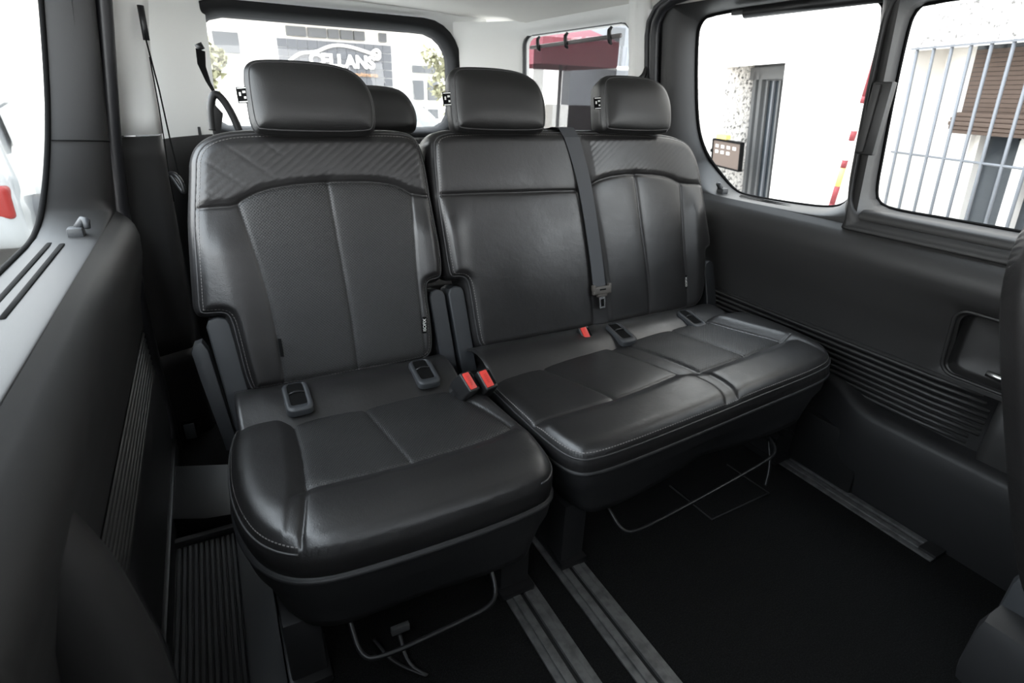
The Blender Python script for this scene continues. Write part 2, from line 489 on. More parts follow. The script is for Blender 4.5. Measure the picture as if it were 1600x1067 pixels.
def stitches(pad, lines, parent, w=0.0011, L=0.0048, step=0.0078, m=THREAD):
    V = []; F = []
    for line, closed in lines:
        R = resample(line, step, closed)
        for a, b in zip(R[:-1], R[1:]):
            d = b - a; l = np.linalg.norm(d)
            if l < 1e-6: continue
            d /= l; n = np.array([-d[1], d[0]])
            q = [a - n * w / 2, a + d * L - n * w / 2, a + d * L + n * w / 2, a + n * w / 2]
            lo = pad.on(q, -0.0004); hi = pad.on(q, 0.0009)
            k = len(V); V += list(lo) + list(hi)
            F += [(k + 4, k + 5, k + 6, k + 7), (k, k + 1, k + 5, k + 4), (k + 1, k + 2, k + 6, k + 5), (k + 2, k + 3, k + 7, k + 6), (k + 3, k, k + 4, k + 7)]
    return tag(from_py('stitching', V, F, m, parent, False), label='pale grey thread', kind='stuff')
def welt(pad, pts, parent, r=0.0028, lift=-0.0005, m=PIPE, closed=False):
    R = resample(pts, 0.006, closed)
    P = pad.on(R, lift)
    return tube('piping', P, r, m, parent, 6, closed)

# ------------------------------------------------------------------ van shell
def hz(z):
    """half width of the door trim at height z (inner skin)"""
    return float(np.interp(z, [0.0, 0.30, 0.47, 0.55, 0.62, 0.68, 0.73, 0.76, 0.78, 0.80, 1.46, 1.50], [0.965, 0.962, 0.955, 0.944, 0.925, 0.912, 0.908, 0.914, 0.926, 0.948, 0.860, 0.845]))
def hg(z): return 1.07 - (z - 0.81) * 0.173
def X(h, side): return CX + side * h

# floor
bm = bmesh.new(); add_box(bm, (CX, 0.95, -0.02), (2.0, 4.7, 0.04)); tag(from_bm('floor', bm, CARP), kind='structure')
# headliner: arched section swept along the van, curling down at the rear
sec = [(-.865, 1.43), (-.85, 1.462), (-.80, 1.49), (-.70, 1.508), (-.5, 1.522), (-.25, 1.53), (0, 1.533), (.25, 1.53), (.5, 1.522), (.70, 1.508), (.80, 1.49), (.85, 1.462), (.865, 1.43)]
rows = []
for y in (-1.3, -.6, 0, .6, 1.2, 1.8, 2.3, 2.7, 2.95, 3.1, 3.17, 3.2):
    dz = -0.015 * max(0, (y - 2.7) / 0.5) ** 2.4; nar = 1.0
    rows.append([(CX + a * nar, y, b + (dz if b > 1.44 else dz * .5)) for a, b in sec])
o = sheet('ceiling', rows, HEAD); tag(thicken(o, 0.03, 1.0), kind='structure')
# rounded bead along the edge of the headliner above the rear window is part of the rear wall ring below

def wall_ring(name, inner, outer, f_in, f_out, mats, K=10, c=None, ease=2.2, n=96, parent=None, split=None):
    """surface between a window outline and a bigger outline; f_in/f_out map (a,b) to 3-D points"""
    if c is None: c = (sum(p[0] for p in inner) / len(inner), sum(p[1] for p in inner) / len(inner))
    A = angles_for([outer], c, n)
    I = by_angle(inner, c, A); O = by_angle(outer, c, A)
    rows = []; 
    for k in range(K + 1):
        u = k / K; r = []
        for (a0, b0), (a1, b1) in zip(I, O):
            a, b = a0 + (a1 - a0) * u, b0 + (b1 - b0) * u
            p, q = Vector(f_in(a, b)), Vector(f_out(a, b)); e = 1 - (1 - u) ** ease
            r.append(tuple(p.lerp(q, e)))
        rows.append(r)
    mi = None
    if split is not None:
        mi = []
        for i in range(K):
            for j in range(len(A)):
                mi.append(split(rows[i][j]))
    return sheet(name, rows, mats, parent, closed=True, mi=mi)

# rear wall with the tailgate window
RY = 3.2
rin = rrect(.055, 1.290, .93, 1.405, (.10, .15, .12, .10), 8)
rout = [(-.06, .0), (1.48, .0), (1.48, 1.52), (-.06, 1.52)]
fr_out = rrect(.005, 1.350, .88, 1.475, (.12, .20, .15, .12), 8)
o = wall_ring('wall_rear', fr_out, rout, lambda a, b: (a, RY + .06, b), lambda a, b: (a, RY - .06 * (abs(a - CX) > .70), b), WHT, 6, ease=3.0)
for a0, a1, z1 in ((-.06, .0, .935), (.0, 1.355, .875), (1.355, 1.48, .935)):
    q = sheet('lower_panel', [[(x, RY - .075, z) for x in np.linspace(a0, a1, 3)] for z in (0, z1 * .5, z1)], PLB, o)
for x in (.16, 1.26): pass
tag(o, kind='structure')
w = empty('window_4', (CX, RY, 1.1), kind='structure')
o = wall_ring('window_frame', rin, fr_out, lambda a, b: (a, RY + .09, b), lambda a, b: (a, RY - .0, b), FRAME, 8, ease=3.5); local(thicken(o, .012), w)
o = from_py('pane', [(a, RY + .085, b) for a, b in rin], [tuple(range(len(rin)))[::-1]], GLS, None, False); local(o, w)

# side walls behind the doors, with the quarter windows
for side, sn in ((1, 'right'), (-1, 'left')):
    qin = rrect(2.03, 2.90, .93, 1.395, (.06, .05, .09, .10), 7)
    qout = [(1.95, .50), (3.22, .50), (3.22, 1.47), (1.95, 1.47)]
    hb = lambda y, z: .885 - max(0, z - .8) * .05 - max(0, y - 2.86) ** 1.5 * 1.15
    fi = lambda a, b: (X(hb(a, b) + .06, side), a, b)
    fo = lambda a, b: (X(hb(a, b), side), a, b)
    o = wall_ring('wall_' + sn, qin, qout, fi, fo, WHT, 8, ease=4.0, n=120)
    sheet('body_side', [[(X(h, side), y, z) for y in (1.80, 1.9, 2.0)] for h, z in ((.985, 0), (.985, .8), (.90, 1.5))], PLB, o)
    low = sheet('wall_panel', [[(X(hb(y, z) - .012, side), y, z) for y in np.linspace(1.95, 3.22, 12)] for z in (0, .2, .5, .7, .90)], PLB, None)
    low.parent = o
    tag(o, kind='structure')
    w = empty('window_%d' % (5 if side > 0 else 6), (X(.9, side), 2.45, 1.15), kind='structure')
    local(tube('seal', [(X(hb(a, b) + .045, side), a, b) for a, b in rrect(2.015, 2.915, .915, 1.41, (.06, .06, .10, .11), 7)], .011, SEAL, None, 8, True), w)
    local(from_py('pane', [(X(hb(a, b) + .075, side), a, b) for a, b in qin], [tuple(range(len(qin)))], GLS, None, False), w)

# sunshade hooked inside the right quarter window
t = empty('window_sunshade', (X(.90, 1), 2.45, 1.37), label='dark mesh roller sunshade hooked up across the small rear side window', cat='sunshade')
sx = lambda y, z: X(.925 - (z - .8) * .05, 1)
bm = bmesh.new(); add_box(bm, (sx(0, 1.2), 2.48, 1.12), (.0015, .72, .46)); local(from_bm('shade_mesh', bm, SHADE), t)
local(tube('top_rail', [(sx(0, 1.36), 2.105, 1.357), (sx(0, 1.36), 2.86, 1.347)], .009, mat('shade_rail', (.16, .15, .15), .5), None, 8), t)
for yy in (2.16, 2.50, 2.76):
    hk = [(sx(0, 1.4) - .006, yy, 1.392), (sx(0, 1.38) - .016, yy + .004, 1.378), (sx(0, 1.36) - .018, yy, 1.358), (sx(0, 1.34) - .014, yy - .002, 1.335), (sx(0, 1.33) - .004, yy, 1.328)]
    local(tube('hook', hk, [.006, .009, .010, .009, .005], PLB, None, 8), t)

# C-pillar trims (belt pillars) standing behind the door seals
def pillar(side, sn):
    ho = lambda z: float(np.interp(z, [0, .3, .77, .98, 1.28, 1.46], [.965, .966, .952, .915, .862, .845]))
    hi = lambda z: float(np.interp(z, [0, .3, .63, .88, 1.0, 1.23, 1.31, 1.46], [.835, .842, .825, .816, .812, .797, .782, .76])) + (.04 if side > 0 else 0)
    root = empty('trim_%d' % (1 if side > 0 else 2), (X(.85, side), 2.0, 0), kind='structure')
    def seg(name, z0, z1, m, off=0.0):
        rows = []
        for z in np.linspace(z0, z1, max(3, int((z1 - z0) / .06) + 2)):
            a, b = ho(z), hi(z) + off
            sec = [(a + .03, 1.90), (a, 1.905), (a - (a - b) * .5, 1.93), (b + .03, 1.945), (b + .012, 1.953), (b + .002, 1.975), (b, 2.01), (b + .004, 2.08), (b + .02, 2.13), (b + .05, 2.16), (.95, 2.19)] if side < 0 else [(a + .03, 1.885), (a, 1.888), (a - (a - b) * .5, 1.90), (b + .02, 1.91), (b + .008, 1.916), (b + .001, 1.928), (b, 1.94), (b + .006, 1.955), (b + .02, 1.97), (b + .04, 1.98), (.95, 2.0)]
            rows.append([(X(h, side), y, z) for h, y in sec])
        o = thicken(sheet(name, rows, m, None), .004, 0.0); local(o, root); return o
    seg('upper_cover', .984, 1.47, WHT); seg('lower_cover', .322, .98, DOORP, .003); seg('kick_cover', 0.0, .324, PLB, .006)
    return root
pr = pillar(1, 'right'); pl = pillar(-1, 'left')
local(tube('cap', [(X(.835, 1), 1.932, 1.335), (X(.835, 1), 1.924, 1.335)], .013, WHT, None, 20), pr)
# socket cover low on the left pillar
po = box('socket_cover', (X(.912, -1), 1.918, .033), (.045, .008, .078), TAGB, None, bev=.003); local(po, pl)
local(box('socket_lid', (X(.912, -1), 1.912, .033), (.032, .006, .058), SENS, None, bev=.002), pl)

# rubber seals round the sliding door openings
for side, sn in ((1, 'right'), (-1, 'left')):
    for q, (dy, dh, r) in enumerate(((0, .004, .019), (.032, .0, .013))):
        path = [(X(float(np.interp(z, [0, .3, .77, .98, 1.28, 1.4], [.955, .955, .94, .915, .868, .85])) + dh, side), 1.855 + dy, z) for z in np.linspace(0.0, 1.34, 16)]
        path += [(X(.853 + dh, side), 1.845 + dy, 1.385), (X(.847 + dh, side), 1.81 + dy, 1.425), (X(.843 + dh, side), 1.75, 1.447 + dy * .5), (X(.84 + dh, side), 1.65, 1.455 + dy * .5)]
        path += [(X(.84 + dh, side), y, 1.457 + dy * .5) for y in (1.4, 1.0, .5, 0, -.5)]
        tag(tube('trim_%d' % (3 + q + (0 if side > 0 else 2)), path, r, SEAL, None, 10), label='black rubber door seal', kind='structure')

# sliding doors -------------------------------------------------------------
WIN1 = [(1.05, .991), (1.057, .876), (1.071, .838), (1.121, .815), (1.263, .805), (1.455, .800), (1.517, .809), (1.601, .870), (1.672, .930), (1.718, 1.010), (1.737, 1.137), (1.745, 1.332), (1.730, 1.38), (1.68, 1.405), (1.146, 1.406), (1.075, 1.385), (1.055, 1.352)]
WIN2 = [(.10, .87), (.14, .85), (.646, .847), (.755, .847), (.923, .845), (.967, .856), (.985, .887), (.986, 1.015), (.987, 1.149), (.984, 1.288), (.978, 1.346), (.945, 1.37), (.15, 1.37), (.10, 1.35)]
def door(side, num, WIN1=WIN1):
    d = empty('door_%d' % num, (X(.95, side), .9, .8), kind='structure')
    # upper part round the fixed window
    W1 = [tuple(p) for p in chaikin(WIN1, 2)]
    y0_ = .965 if side > 0 else -.6; cc_ = (1.38, 1.1) if side > 0 else (.6, 1.1)
    out1 = [(y0_, .80), (1.825, .80), (1.825, 1.46), (y0_, 1.46)]
    fi = lambda a, b: (X(hg(b), side), a, b)
    fo = lambda a, b: (X(hz(b), side), a, b)
    def fi2(a, b): return (X(hg(b) if b > .86 else hg(b), side), a, b)
    o = wall_ring('window_surround', W1, out1, fi2, fo, DOORP, 12, c=cc_, ease=2.6, n=140 if side > 0 else 200); local(o, d)
    # split line across the rear post of the surround
    local(tube('panel_joint', [(X(hg(.975) + (hz(.975) - hg(.975)) * (1 - u ** 2.6) - .0005, side), 1.825 - .10 * u, .975 + .012 * u) for u in np.linspace(0, .95, 9)], .0016, TAGB, None, 6), d)
    w = empty('window_%d' % (1 if side > 0 else 2), (X(1.05, side), 1.4, 1.1), kind='structure')
    local(from_py('pane', [(X(hg(b) - .004, side), a, b) for a, b in W1], [tuple(range(len(W1)))], GLS, None, False), w)
    local(tube('seal', [(X(hg(b) - .006, side), a, b) for a, b in W1], .006, TAGB, None, 6, True), w)
    if side > 0: sash(d, w, side)
    rest(d, side)
    return d
def sash(d, w, side):
    W2 = [tuple(p) for p in chaikin(WIN2, 2)]
    out2 = [(-.05, .792), (.988, .792), (.988, 1.452), (-.05, 1.452)]
    fp = lambda a, b: (X(hz(b) - .014, side), a, b)
    o = wall_ring('sash', W2, out2, lambda a, b: (X(hg(b) - .015, side), a, b), fp, DOORP, 8, c=(.55, 1.1), ease=3.4, n=140); thicken(o, .012, -1.0 * side); local(o, d)
    local(from_py('pane', [(X(hg(b) - .012, side), a, b) for a, b in W2], [tuple(range(len(W2)))], GLS, None, False), w)
    local(tube('seal', [(X(hg(b) - .014, side), a, b) for a, b in W2], .006, TAGB, None, 6, True), w)
    # bright step along the foot of the sash
    local(sheet('sash_rail', [[(X(h, side), y, z) for h, z in ((.99, .845), (.955, .846), (.944, .838), (.942, .822), (.946, .812))] for y in (-.05, .3, .6, .86, .935, .955)], DOORP, None), d)
    # latch housing on the post
    la = box('latch_housing', (X(hz(1.09) - .014, side), .958, 1.09), (.024, .052, .182), PLB, None, bev=.006); local(la, d)
    lb = box('latch_grip', (X(hz(1.09) - .027, side), .968, 1.09), (.012, .022, .170), DOORP, None, bev=.006); local(lb, d)
def rest(d, side):
    fp = None
    zz = [.80, .795, .79, .785, .78, .77, .76, .745, .73, .71, .68, .65, .62, .585, .55, .50, .465, .455]
    ys = list(np.arange(-.6, 1.826, .0606))
    def face(y, z):
        h = hz(z)
        k = float(sstep(np.array(y), 1.2, .5)); b = math.exp(-((z - .72) / .05) ** 2) * .014 * k      # the shelf swells towards the front of the door
        return (X(h - b, side), y, z)
    PY0, PY1, PZ0, PZ1 = (.40, .67, .46, .69) if side > 0 else (5.0, 5.1, .46, .69)
    V = []; F = []; zs = sorted(set(zz + [PZ0, PZ1, .58])); yy = sorted(set([round(v, 4) for v in ys if not PY0 - .02 < v < PY1 + .02] + ([PY0, .47, .535, .60, PY1] if side > 0 else [])))
    for z in zs:
        for y in yy: V.append(face(y, z))
    n = len(yy)
    for i in range(len(zs) - 1):
        for j in range(n - 1):
            if yy[j] >= PY0 - 1e-6 and yy[j + 1] <= PY1 + 1e-6 and zs[i] >= PZ0 - 1e-6 and zs[i + 1] <= PZ1 + 1e-6: continue
            F.append((i * n + j, i * n + j + 1, (i + 1) * n + j + 1, (i + 1) * n + j))
    local(from_py('trim_panel', V, F, DOORP, None), d)
    if side > 0:
        pin = rrect(.44, .622, .482, .652, .03, 6)
        o = wall_ring('handle_surround', pin, [(PY0, PZ0), (PY1, PZ0), (PY1, PZ1), (PY0, PZ1)], lambda a, b: (X(hz(b) + .012, side), a, b), lambda a, b: face(a, b), DOORP, 6, ease=3, n=64); local(o, d)
        rim = [(X(hz(b) - .001, side), a, b) for a, b in rrect(.432, .632, .474, .660, .034, 6)]
        local(tube('recess_rim', rim, .005, DOORP, None, 6, True), d)
        rows = [[(X(hz(.56) + dd, side), .531 + (a - .531) * s_, .567 + (b - .567) * s_) for a, b in pin] for dd, s_ in ((.012, 1), (.045, .97), (.05, .9), (.05, .3), (.05, .01))]
        rc = sheet('handle_recess', rows, DOORP, None, closed=True); local(rc, d)
        local(tube('release_lever', [(X(hz(.5) + .02, side), .48, .50), (X(hz(.5) + .012, side), .50, .508), (X(hz(.5) + .004, side), .535, .512)], [.008, .011, .008], CHR if side > 0 else PLB, None, 8), d)
    else:
        pth = chaikin([(-.245, .63, .755), (-.232, .635, .70), (-.222, .64, .60), (-.214, .635, .45), (-.210, .62, .25), (-.21, .60, .02)], 2, False)
        local(tube('grip_column', pth, [float(np.interp(q[2], [.02, .25, .45, .60, .70, .755], [.06, .062, .060, .050, .034, .012])) for q in pth], DOORP, None, 20), d)
    local(sheet('outer_skin', [[(X(h, side), y, z) for y in (-.7, .5, 1.2, 1.86)] for h, z in ((1.085, .79), (1.10, .5), (1.09, .0))], PLB, None), d)
    # ribbed band: backing plus single ribs
    bk = sheet('rib_backing', [[(X(h, side), y, z) for y in (.45, .6, 1.0, 1.4, 1.825)] for h, z in ((.952, .466), (.966, .458), (.968, .36), (.966, .285))], PLB, None); local(bk, d)
    for k in range(9):
        z = .448 - k * .0175
        y0 = .50 + .02 * (k > 6) + .012 * max(0, 2 - k); y1 = 1.80
        dz = lambda y: .0
        path = [(X(.958, side), y, z) for y in np.linspace(y0, y1, 12)]
        path[0] = (X(.970, side), y0, z)
        local(tube('rib', path, .0062, DOORP, None, 6), d)
    # lower trim with the bottle bin swelling out at the front
    def lowrim(y): return .292 + .055 * float(sstep(np.array(y), .74, .88)) * (1 - float(sstep(np.array(y), .90, 1.5))) * 0 + .04 * float(sstep(np.array(y), .72, .9))
    rows = []
    for y in np.concatenate([np.linspace(-.6, .44, 6), np.linspace(.50, 1.0, 22), np.linspace(1.1, 1.825, 8)]):
        b = .062 * float(sstep(np.array(y), .98, .74)); zt = lowrim(y)
        rows.append([(X(h, side), y, z) for h, z in ((.966, zt + .004), (.962 - b * .6, zt + .003), (.955 - b, zt - .004), (.950 - b, zt - .018), (.950 - b, zt - .06), (.952 - b * .95, .12), (.96 - b * .8, .05), (.962 - b * .7, .0))])
    local(sheet('lower_trim', rows, PLA, None), d)
    # end cap in front of the ribbed band
    rows = [[(X(h, side), y, z) for h, z in ((.950, .47), (.93, .44), (.925, .38), (.925, .32), (.93, .28))] for y in (-.6, .40, .455, .475)] + [[(X(.966, side), .49, z) for z in (.47, .44, .38, .32, .28)]]
    local(sheet('end_cover', rows, DOORP, None), d)
    # two vent slots in the shelf
    for h, y0, y1 in ((1.030, .98, 1.457), (1.006, .98, 1.440)):
        local(tube('shelf_slot', [(X(h, side), y, .8045) for y in np.linspace(y0, y1, 6)], .0052, TAGB, None, 8, flat=(Vector((0, 0, 1)), .3)), d)
    # small garment hook on the shelf
    hk = empty('coat_hook', (X(.987, side), 1.51, .80), label='small dark coat hook on the window ledge of the %s sliding door' % ('right' if side > 0 else 'left'), cat='hook')
    local(box('base', (X(.99, side), 1.512, .812), (.030, .034, .024), BRK, None, bev=.006), hk)
    local(tube('hook', [(X(.985, side), 1.516, .82), (X(.972, side), 1.520, .838), (X(.966, side), 1.508, .838), (X(.966, side), 1.50, .822)], [.010, .009, .008, .006], BRK, None, 8), hk)
    return d
door(1, 1); door(-1, 2, [(-.5, .9), (-.47, .84), (-.4, .815), (1.40, .803), (1.50, .806), (1.575, .830), (1.645, .880), (1.70, .94), (1.752, 1.02), (1.782, 1.13), (1.795, 1.30), (1.785, 1.37), (1.72, 1.405)] + [(-.4, 1.406), (-.48, 1.38), (-.5, 1.3)])

# rolled-up blind at the head of the right door window
t = empty('roller_blind', (X(.95, 1), 1.2, 1.39), label='rolled-up black blind cassette above the right sliding door window', cat='blind')
local(tube('cassette', [(X(.935, 1), 1.50, 1.388), (X(.935, 1), .98, 1.388)], .017, PLB, None, 12), t)
local(box('end_clip', (X(.935, 1), 1.53, 1.392), (.02, .05, .016), PLB, None, bev=.004), t)

# unseen front bulkhead, raised across the windscreen to cut the light from there
tag(box('wall_front_blocker', (CX, -1.15, .63), (1.9, .3, 1.26), PLB, None, bev=.04), kind='structure')
# lower body in front of the doors, unseen upper panels and door posts, so that the cabin stays closed behind the camera
for side, sn in ((1, 'right'), (-1, 'left')):
    tag(box('trim_%d' % (11 if side > 0 else 12), (X(.93, side), -.95, .4), (.06, .7, .8), PLA, None, bev=.01), label='front door lower trim', kind='structure')
    tag(box('wall_%s' % ('front_right_blocker' if side > 0 else 'front_left_blocker'), (X(.90, side), -.97, 1.12), (.05, .70, .75), PLB), kind='structure')  # added above the belt line to block light from the front side windows
    tag(tube('trim_%d' % (13 if side > 0 else 14), [(X(.90, side), -.06, .0), (X(.92, side), -.06, .8), (X(.84, side), -.06, 1.46)], .045, PLA, None, 8), label='dark door post', kind='structure')

# ------------------------------------------------------------------ floor hardware
def rail(x0, x1, y0, y1, label, closed_end=False):
    t = empty('floor_rail', ((x0 + x1) / 2, y0, 0), label=label, cat='rail', group='seat rails set in the floor')
    W = x1 - x0; c = (x0 + x1) / 2
    def L(name, a0, a1, z1, m, z0=.0):
        local(box(name, ((a0 + a1) / 2, (y0 + y1) / 2, (z0 + z1) / 2), (a1 - a0, y1 - y0, z1 - z0), m, None, bev=.0015), t)
    L('side_flange', x0, x0 + W * .20, .006, RAIL); L('side_flange', x1 - W * .20, x1, .006, RAIL)
    L('track', x0 + W * .20, c - .006, .010, RAIL); L('track', c + .006, x1 - W * .20, .010, RAIL)
    L('slot', c - .006, c + .006, .002, SLOT)
    if closed_end: local(box('end_cap', (c, y0 + .02, .007), (W * .62, .045, .014), PLB, None, bev=.003), t)
    return t
rail(.466, .552, .10, 1.02, 'worn grey floor rail running out from under the single seat')
rail(.618, .704, .10, 1.02, 'worn grey floor rail running out from under the left end of the bench')
rail(1.555, 1.64, .448, 1.25, 'grey floor rail along the foot of the right door', True)
rail(.000, .040, .10, 1.02, 'narrow grey floor rail at the left of the single seat beside the sill')
tag(box('trim_7', (1.656, .85, .014), (.028, .85, .028), PLA, None, bev=.008), label='raised edge beside the right rail', kind='structure')

# ribbed entrance step on the left with its smooth sill
t = empty('step_mat', (-.15, 1.0, 0), label='ribbed black rubber mat on the entrance step by the left door', cat='mat')
local(box('base', (-.165, .92, .002), (.16, .90, .004), RUB, None), t)
for k in range(11):
    x = -.235 + .0125 * k + .006
    local(box('rib', (x, .915, .008), (.0088, .88, .010), MATR, None, bev=.0018, seg=1), t)
local(box('edge_lip', (-.165, 1.375, .012), (.15, .02, .024), MATR, None, bev=.006), t)
tag(box('trim_8', (-.062, .83, .010), (.070, 1.15, .022), MATR, None, bev=.008), label='smooth grey sill', kind='structure')
tag(box('trim_9', (-.248, 1.0, .03), (.02, 1.7, .06), PLB, None, bev=.006), label='door sill edge', kind='structure')
# moulded corner cover behind the step
bm = bmesh.new()
tag(prism('trim_10', [(-.25, 1.44), (-.16, 1.40), (-.05, 1.38), (-.05, 1.62), (-.25, 1.70)], lambda a, b, d: (a, b, d), .0, .05, PLB, None, .012), label='moulded cover behind the step', kind='structure')
tag(box('trim_15', (1.635, 1.02, .10), (.05, .60, .20), PLB, None, bev=.006), label='low dark box under the end of the bench', kind='structure')
# the access flap cut into the carpet under the bench
t = empty('carpet_flap', (1.25, .9, 0), label='square flap cut into the black carpet under the bench', cat='flap')
local(box('flap', (1.262, .915, .0015), (.245, .165, .005), CARP, None, bev=.002), t)
local(tube('cut_edge', [(1.13, 1.0, .0035), (1.135, .828, .0035), (1.39, .836, .0035), (1.385, 1.0, .0035)], .003, PLA, None, 6), t)
# ------------------------------------------------------------------ seats
def sm(p, it=2): return [tuple(q) for q in chaikin(p, it, False)]
GUS = [(.003, .004), (.012, .009), (.03, .013), (.06, .015), (.09, .012), (.11, .002), (.118, -.02)]
GUSC = [(.003, .0015), (.012, .003), (.03, .003), (.048, -.002), (.058, -.008), (.066, -.03)]

def isofix(x, parent, z=.449, y=1.232, tilt=0.0):
    """moulded anchor frame with a painted black pocket"""
    M = Matrix.Translation((x, y, z + tilt * x)) @ Matrix.Rotation(RAD(12), 4, 'X')
    f = lambda a, b, d: M @ Vector((a, b, d))
    O = rrect(-.030, .030, -.052, .050, .014, 5); I = rrect(-.018, .018, -.032, .048, .006, 5); c = (0, 0)
    A = angles_for([], c, 48); o_, i_ = by_angle(O, c, A), by_angle(I, c, A)
    rows = [[f(a * 1.0, b, -.01) for a, b in o_], [f(a, b, .004) for a, b in o_], [f(a * .95, b * .96, .008) for a, b in o_], [f(a * 1.06, b * 1.03, .008) for a, b in i_], [f(a, b, .004) for a, b in i_], [f(a, b, -.012) for a, b in i_]]
    fr_ = sheet('anchor_frame', rows, BRK, parent, closed=True)
    tag(fr_, label='moulded child seat anchor frame')
    pk = from_py('pocket_shade', [f(a, b, .0046) for a, b in i_], [tuple(range(len(i_)))], TAGB, None, False); pk.parent = fr_  # flat black face, painting in the shade inside the anchor hole
    w = tube('anchor_wire', [f(-.018, .012, .0052), f(-.006, .016, .007), f(.006, .016, .007), f(.018, .012, .0052)], .0025, STEEL, None, 6); w.parent = fr_

def bracket(x0, x1, t0, t1, parent, lean=0.0, n0=-.085, n1=-.006, name='hinge_cover', taper=.0):
    w = x1 - x0; r = w * .42
    poly = [(x0 + lean + taper, t0), (x1 + lean, t0), (x1, t1 - r), (x1 - r * .3, t1 - r * .3), (x1 - r, t1), (x0 + r, t1), (x0 + r * .3, t1 - r * .3), (x0, t1 - r)]
    return prism(name, poly, lambda a, b, d: BK.pt(a, b, d), n0, n1, BRK, parent, .007, 3)

def headrest(x0, x1, parent, tl=.592, tr=.750, n0=.045, skew=0.0):
    fr = Frame(BK.O + BK.N * n0, BK.U, BK.T, BK.N)
    w = x1 - x0
    out = [(x0 + .014, tl), (x1 - .020, tl - .003), (x1 - .003, tl + .012), (x1 + .001, tl + .06), (x1 - .004, tl + .095), (x1 - .022, tr - .028), (x1 - .055, tr - .008), (x0 + w * .55, tr + .001), (x0 + .035, tr), (x0 + .008, tr - .010), (x0 + .001, tr - .035), (x0 - .001, tl + .04), (x0 + .002, tl + .012)]
    out = [(a, b) for a, b in out]
    p = Pad(fr, out, .026, .060, [], None, soft=True)
    o = p.build('headrest', LEH, parent, .0035, [(.002, .003), (.008, .006), (.02, .006), (.045, .001), (.07, -.008), (.09, -.02), (.10, -.04), (.104, -.06)])
    ins = p.inset(.004)
    a = welt(p, ins, o, .0022, -.001, PIPE, True)
    for sx_ in (.33, .67):
        q = tube('post', [BK.pt(x0 + w * sx_, .55, -.035), BK.pt(x0 + w * sx_, .66, -.03)], .006, STEEL, None, 10); q.parent = o
    # little woven label on the left side seam
    b = fr.pt(x0 - .004, tl + .082, -.008)
    M = axes(BK.T * -.1 + np.array([-1, .35, 0]), BK.T, np.array([-.35, -1, .25]), b - np.array([.008, 0, .0]))
    lb = box('care_label', (0, 0, 0), (.024, .034, .0012), TAGB, None); lb.matrix_basis = M; lb.parent = o; tag(lb, label='black woven label with white print')
    for dx, dy, lx, ly in ((0, .0145, .022, .003), (0, -.0145, .022, .003), (-.004, .006, .008, .006), (.005, .002, .005, .010), (-.005, -.006, .006, .006)):
        bb = box('label_print', (0, 0, 0), (lx * .85, ly * .8, .0008), TAGW, None); bb.matrix_basis = M @ Matrix.Translation((dx, dy, .0008)); bb.parent = o
    return o

# ---- single seat
SS = empty('single_seat', (.25, 1.0, 0), label='single black leather van seat at the left with quilted shoulders', cat='seat')
Lout = [(-.027, .51), (-.050, .40), (-.060, .318), (-.068, .25), (-.074, .200), (-.068, .190), (-.022, .189), (-.010, .172), (-.006, .103), (-.002, .03), (.004, -.008), (.018, -.016), (.26, -.016), (.43, -.014), (.468, -.008), (.481, .025), (.483, .10), (.480, .170), (.484, .198), (.497, .206), (.527, .208), (.533, .235), (.533, .30), (.521, .417), (.516, .508), (.507, .563), (.490, .586), (.455, .594), (.385, .595), (.199, .595), (.10, .595), (.034, .588), (-.004, .568), (-.022, .540)]
yoke = sm([(-.050, .428), (0, .431), (.04, .430), (.066, .447), (.107, .464), (.181, .474), (.255, .476), (.335, .475), (.394, .470), (.436, .459), (.468, .438), (.520, .430)])
p1 = sm([(.049, .432), (.062, .347), (.074, .263), (.081, .176), (.084, .088), (.082, -.02)])
pc = sm([(.256, .475), (.260, .359), (.266, .226), (.270, .118), (.266, -.02)])
p2 = sm([(.467, .438), (.462, .344), (.457, .219), (.457, .106), (.456, -.02)])
yk = interp(yoke, 0); f1 = interp(p1, 1); fc = interp(pc, 1); f2 = interp(p2, 1)
def exL(P):
    s, t = P[:, 0], P[:, 1]
    up = sstep(t, yk(s) + .006, yk(s) + .022) * sstep(.585, t, t + .012) if False else sstep(t - yk(s), .006, .02) * sstep(.583 - t, 0, .015)
    ph = ((s * .60 + t * -.80) / .0148) % 1.0
    g = np.exp(-((ph - .5) / .13) ** 2) * .0007
    ph2 = ((s * .62 + t * .78) / .055) % 1.0
    g2 = np.exp(-((ph2 - .5) / .05) ** 2) * .0006 * sstep(.22 - s, 0, .1)
    belly = .010 * np.exp(-((s - .26) / .16) ** 2) * sstep(t, .0, .15) * sstep(.42 - t, 0, .2)
    bol = .012 * (np.exp(-((s - .005) / .05) ** 2) + np.exp(-((s - .50) / .03) ** 2)) * sstep(.42 - t, 0, .1)
    return -(g + g2) * up + bol - belly * .3 + .003 * up
regL = lambda P: ((P[:, 1] < yk(P[:, 0])) & (P[:, 0] > f1(P[:, 1])) & (P[:, 0] < f2(P[:, 1]))).astype(int)
PL = Pad(BK, Lout, .020, .030, [(yoke, .0045, .0032, .004, .016), (p1, .0035, .003, .004, .018), (pc, .0035, .003, .005, .020), (p2, .0035, .003, .003, .014)], exL)
bk = PL.build('backrest', [LEA, LEP], SS, .0034, GUS, regL)
welt(PL, PL.inset(.002), bk, .0026, -.001, PIPE, True)
stitches(PL, [(PL.inset(.0095), True)], bk)
tg = box('seam_tag', (0, 0, 0), (.011, .046, .001), TAGB, None); tg.matrix_basis = axes(BK.U + BK.N * .25, BK.T, BK.N, PL.on([(.461, .085)], .003)[0]); tg.parent = bk
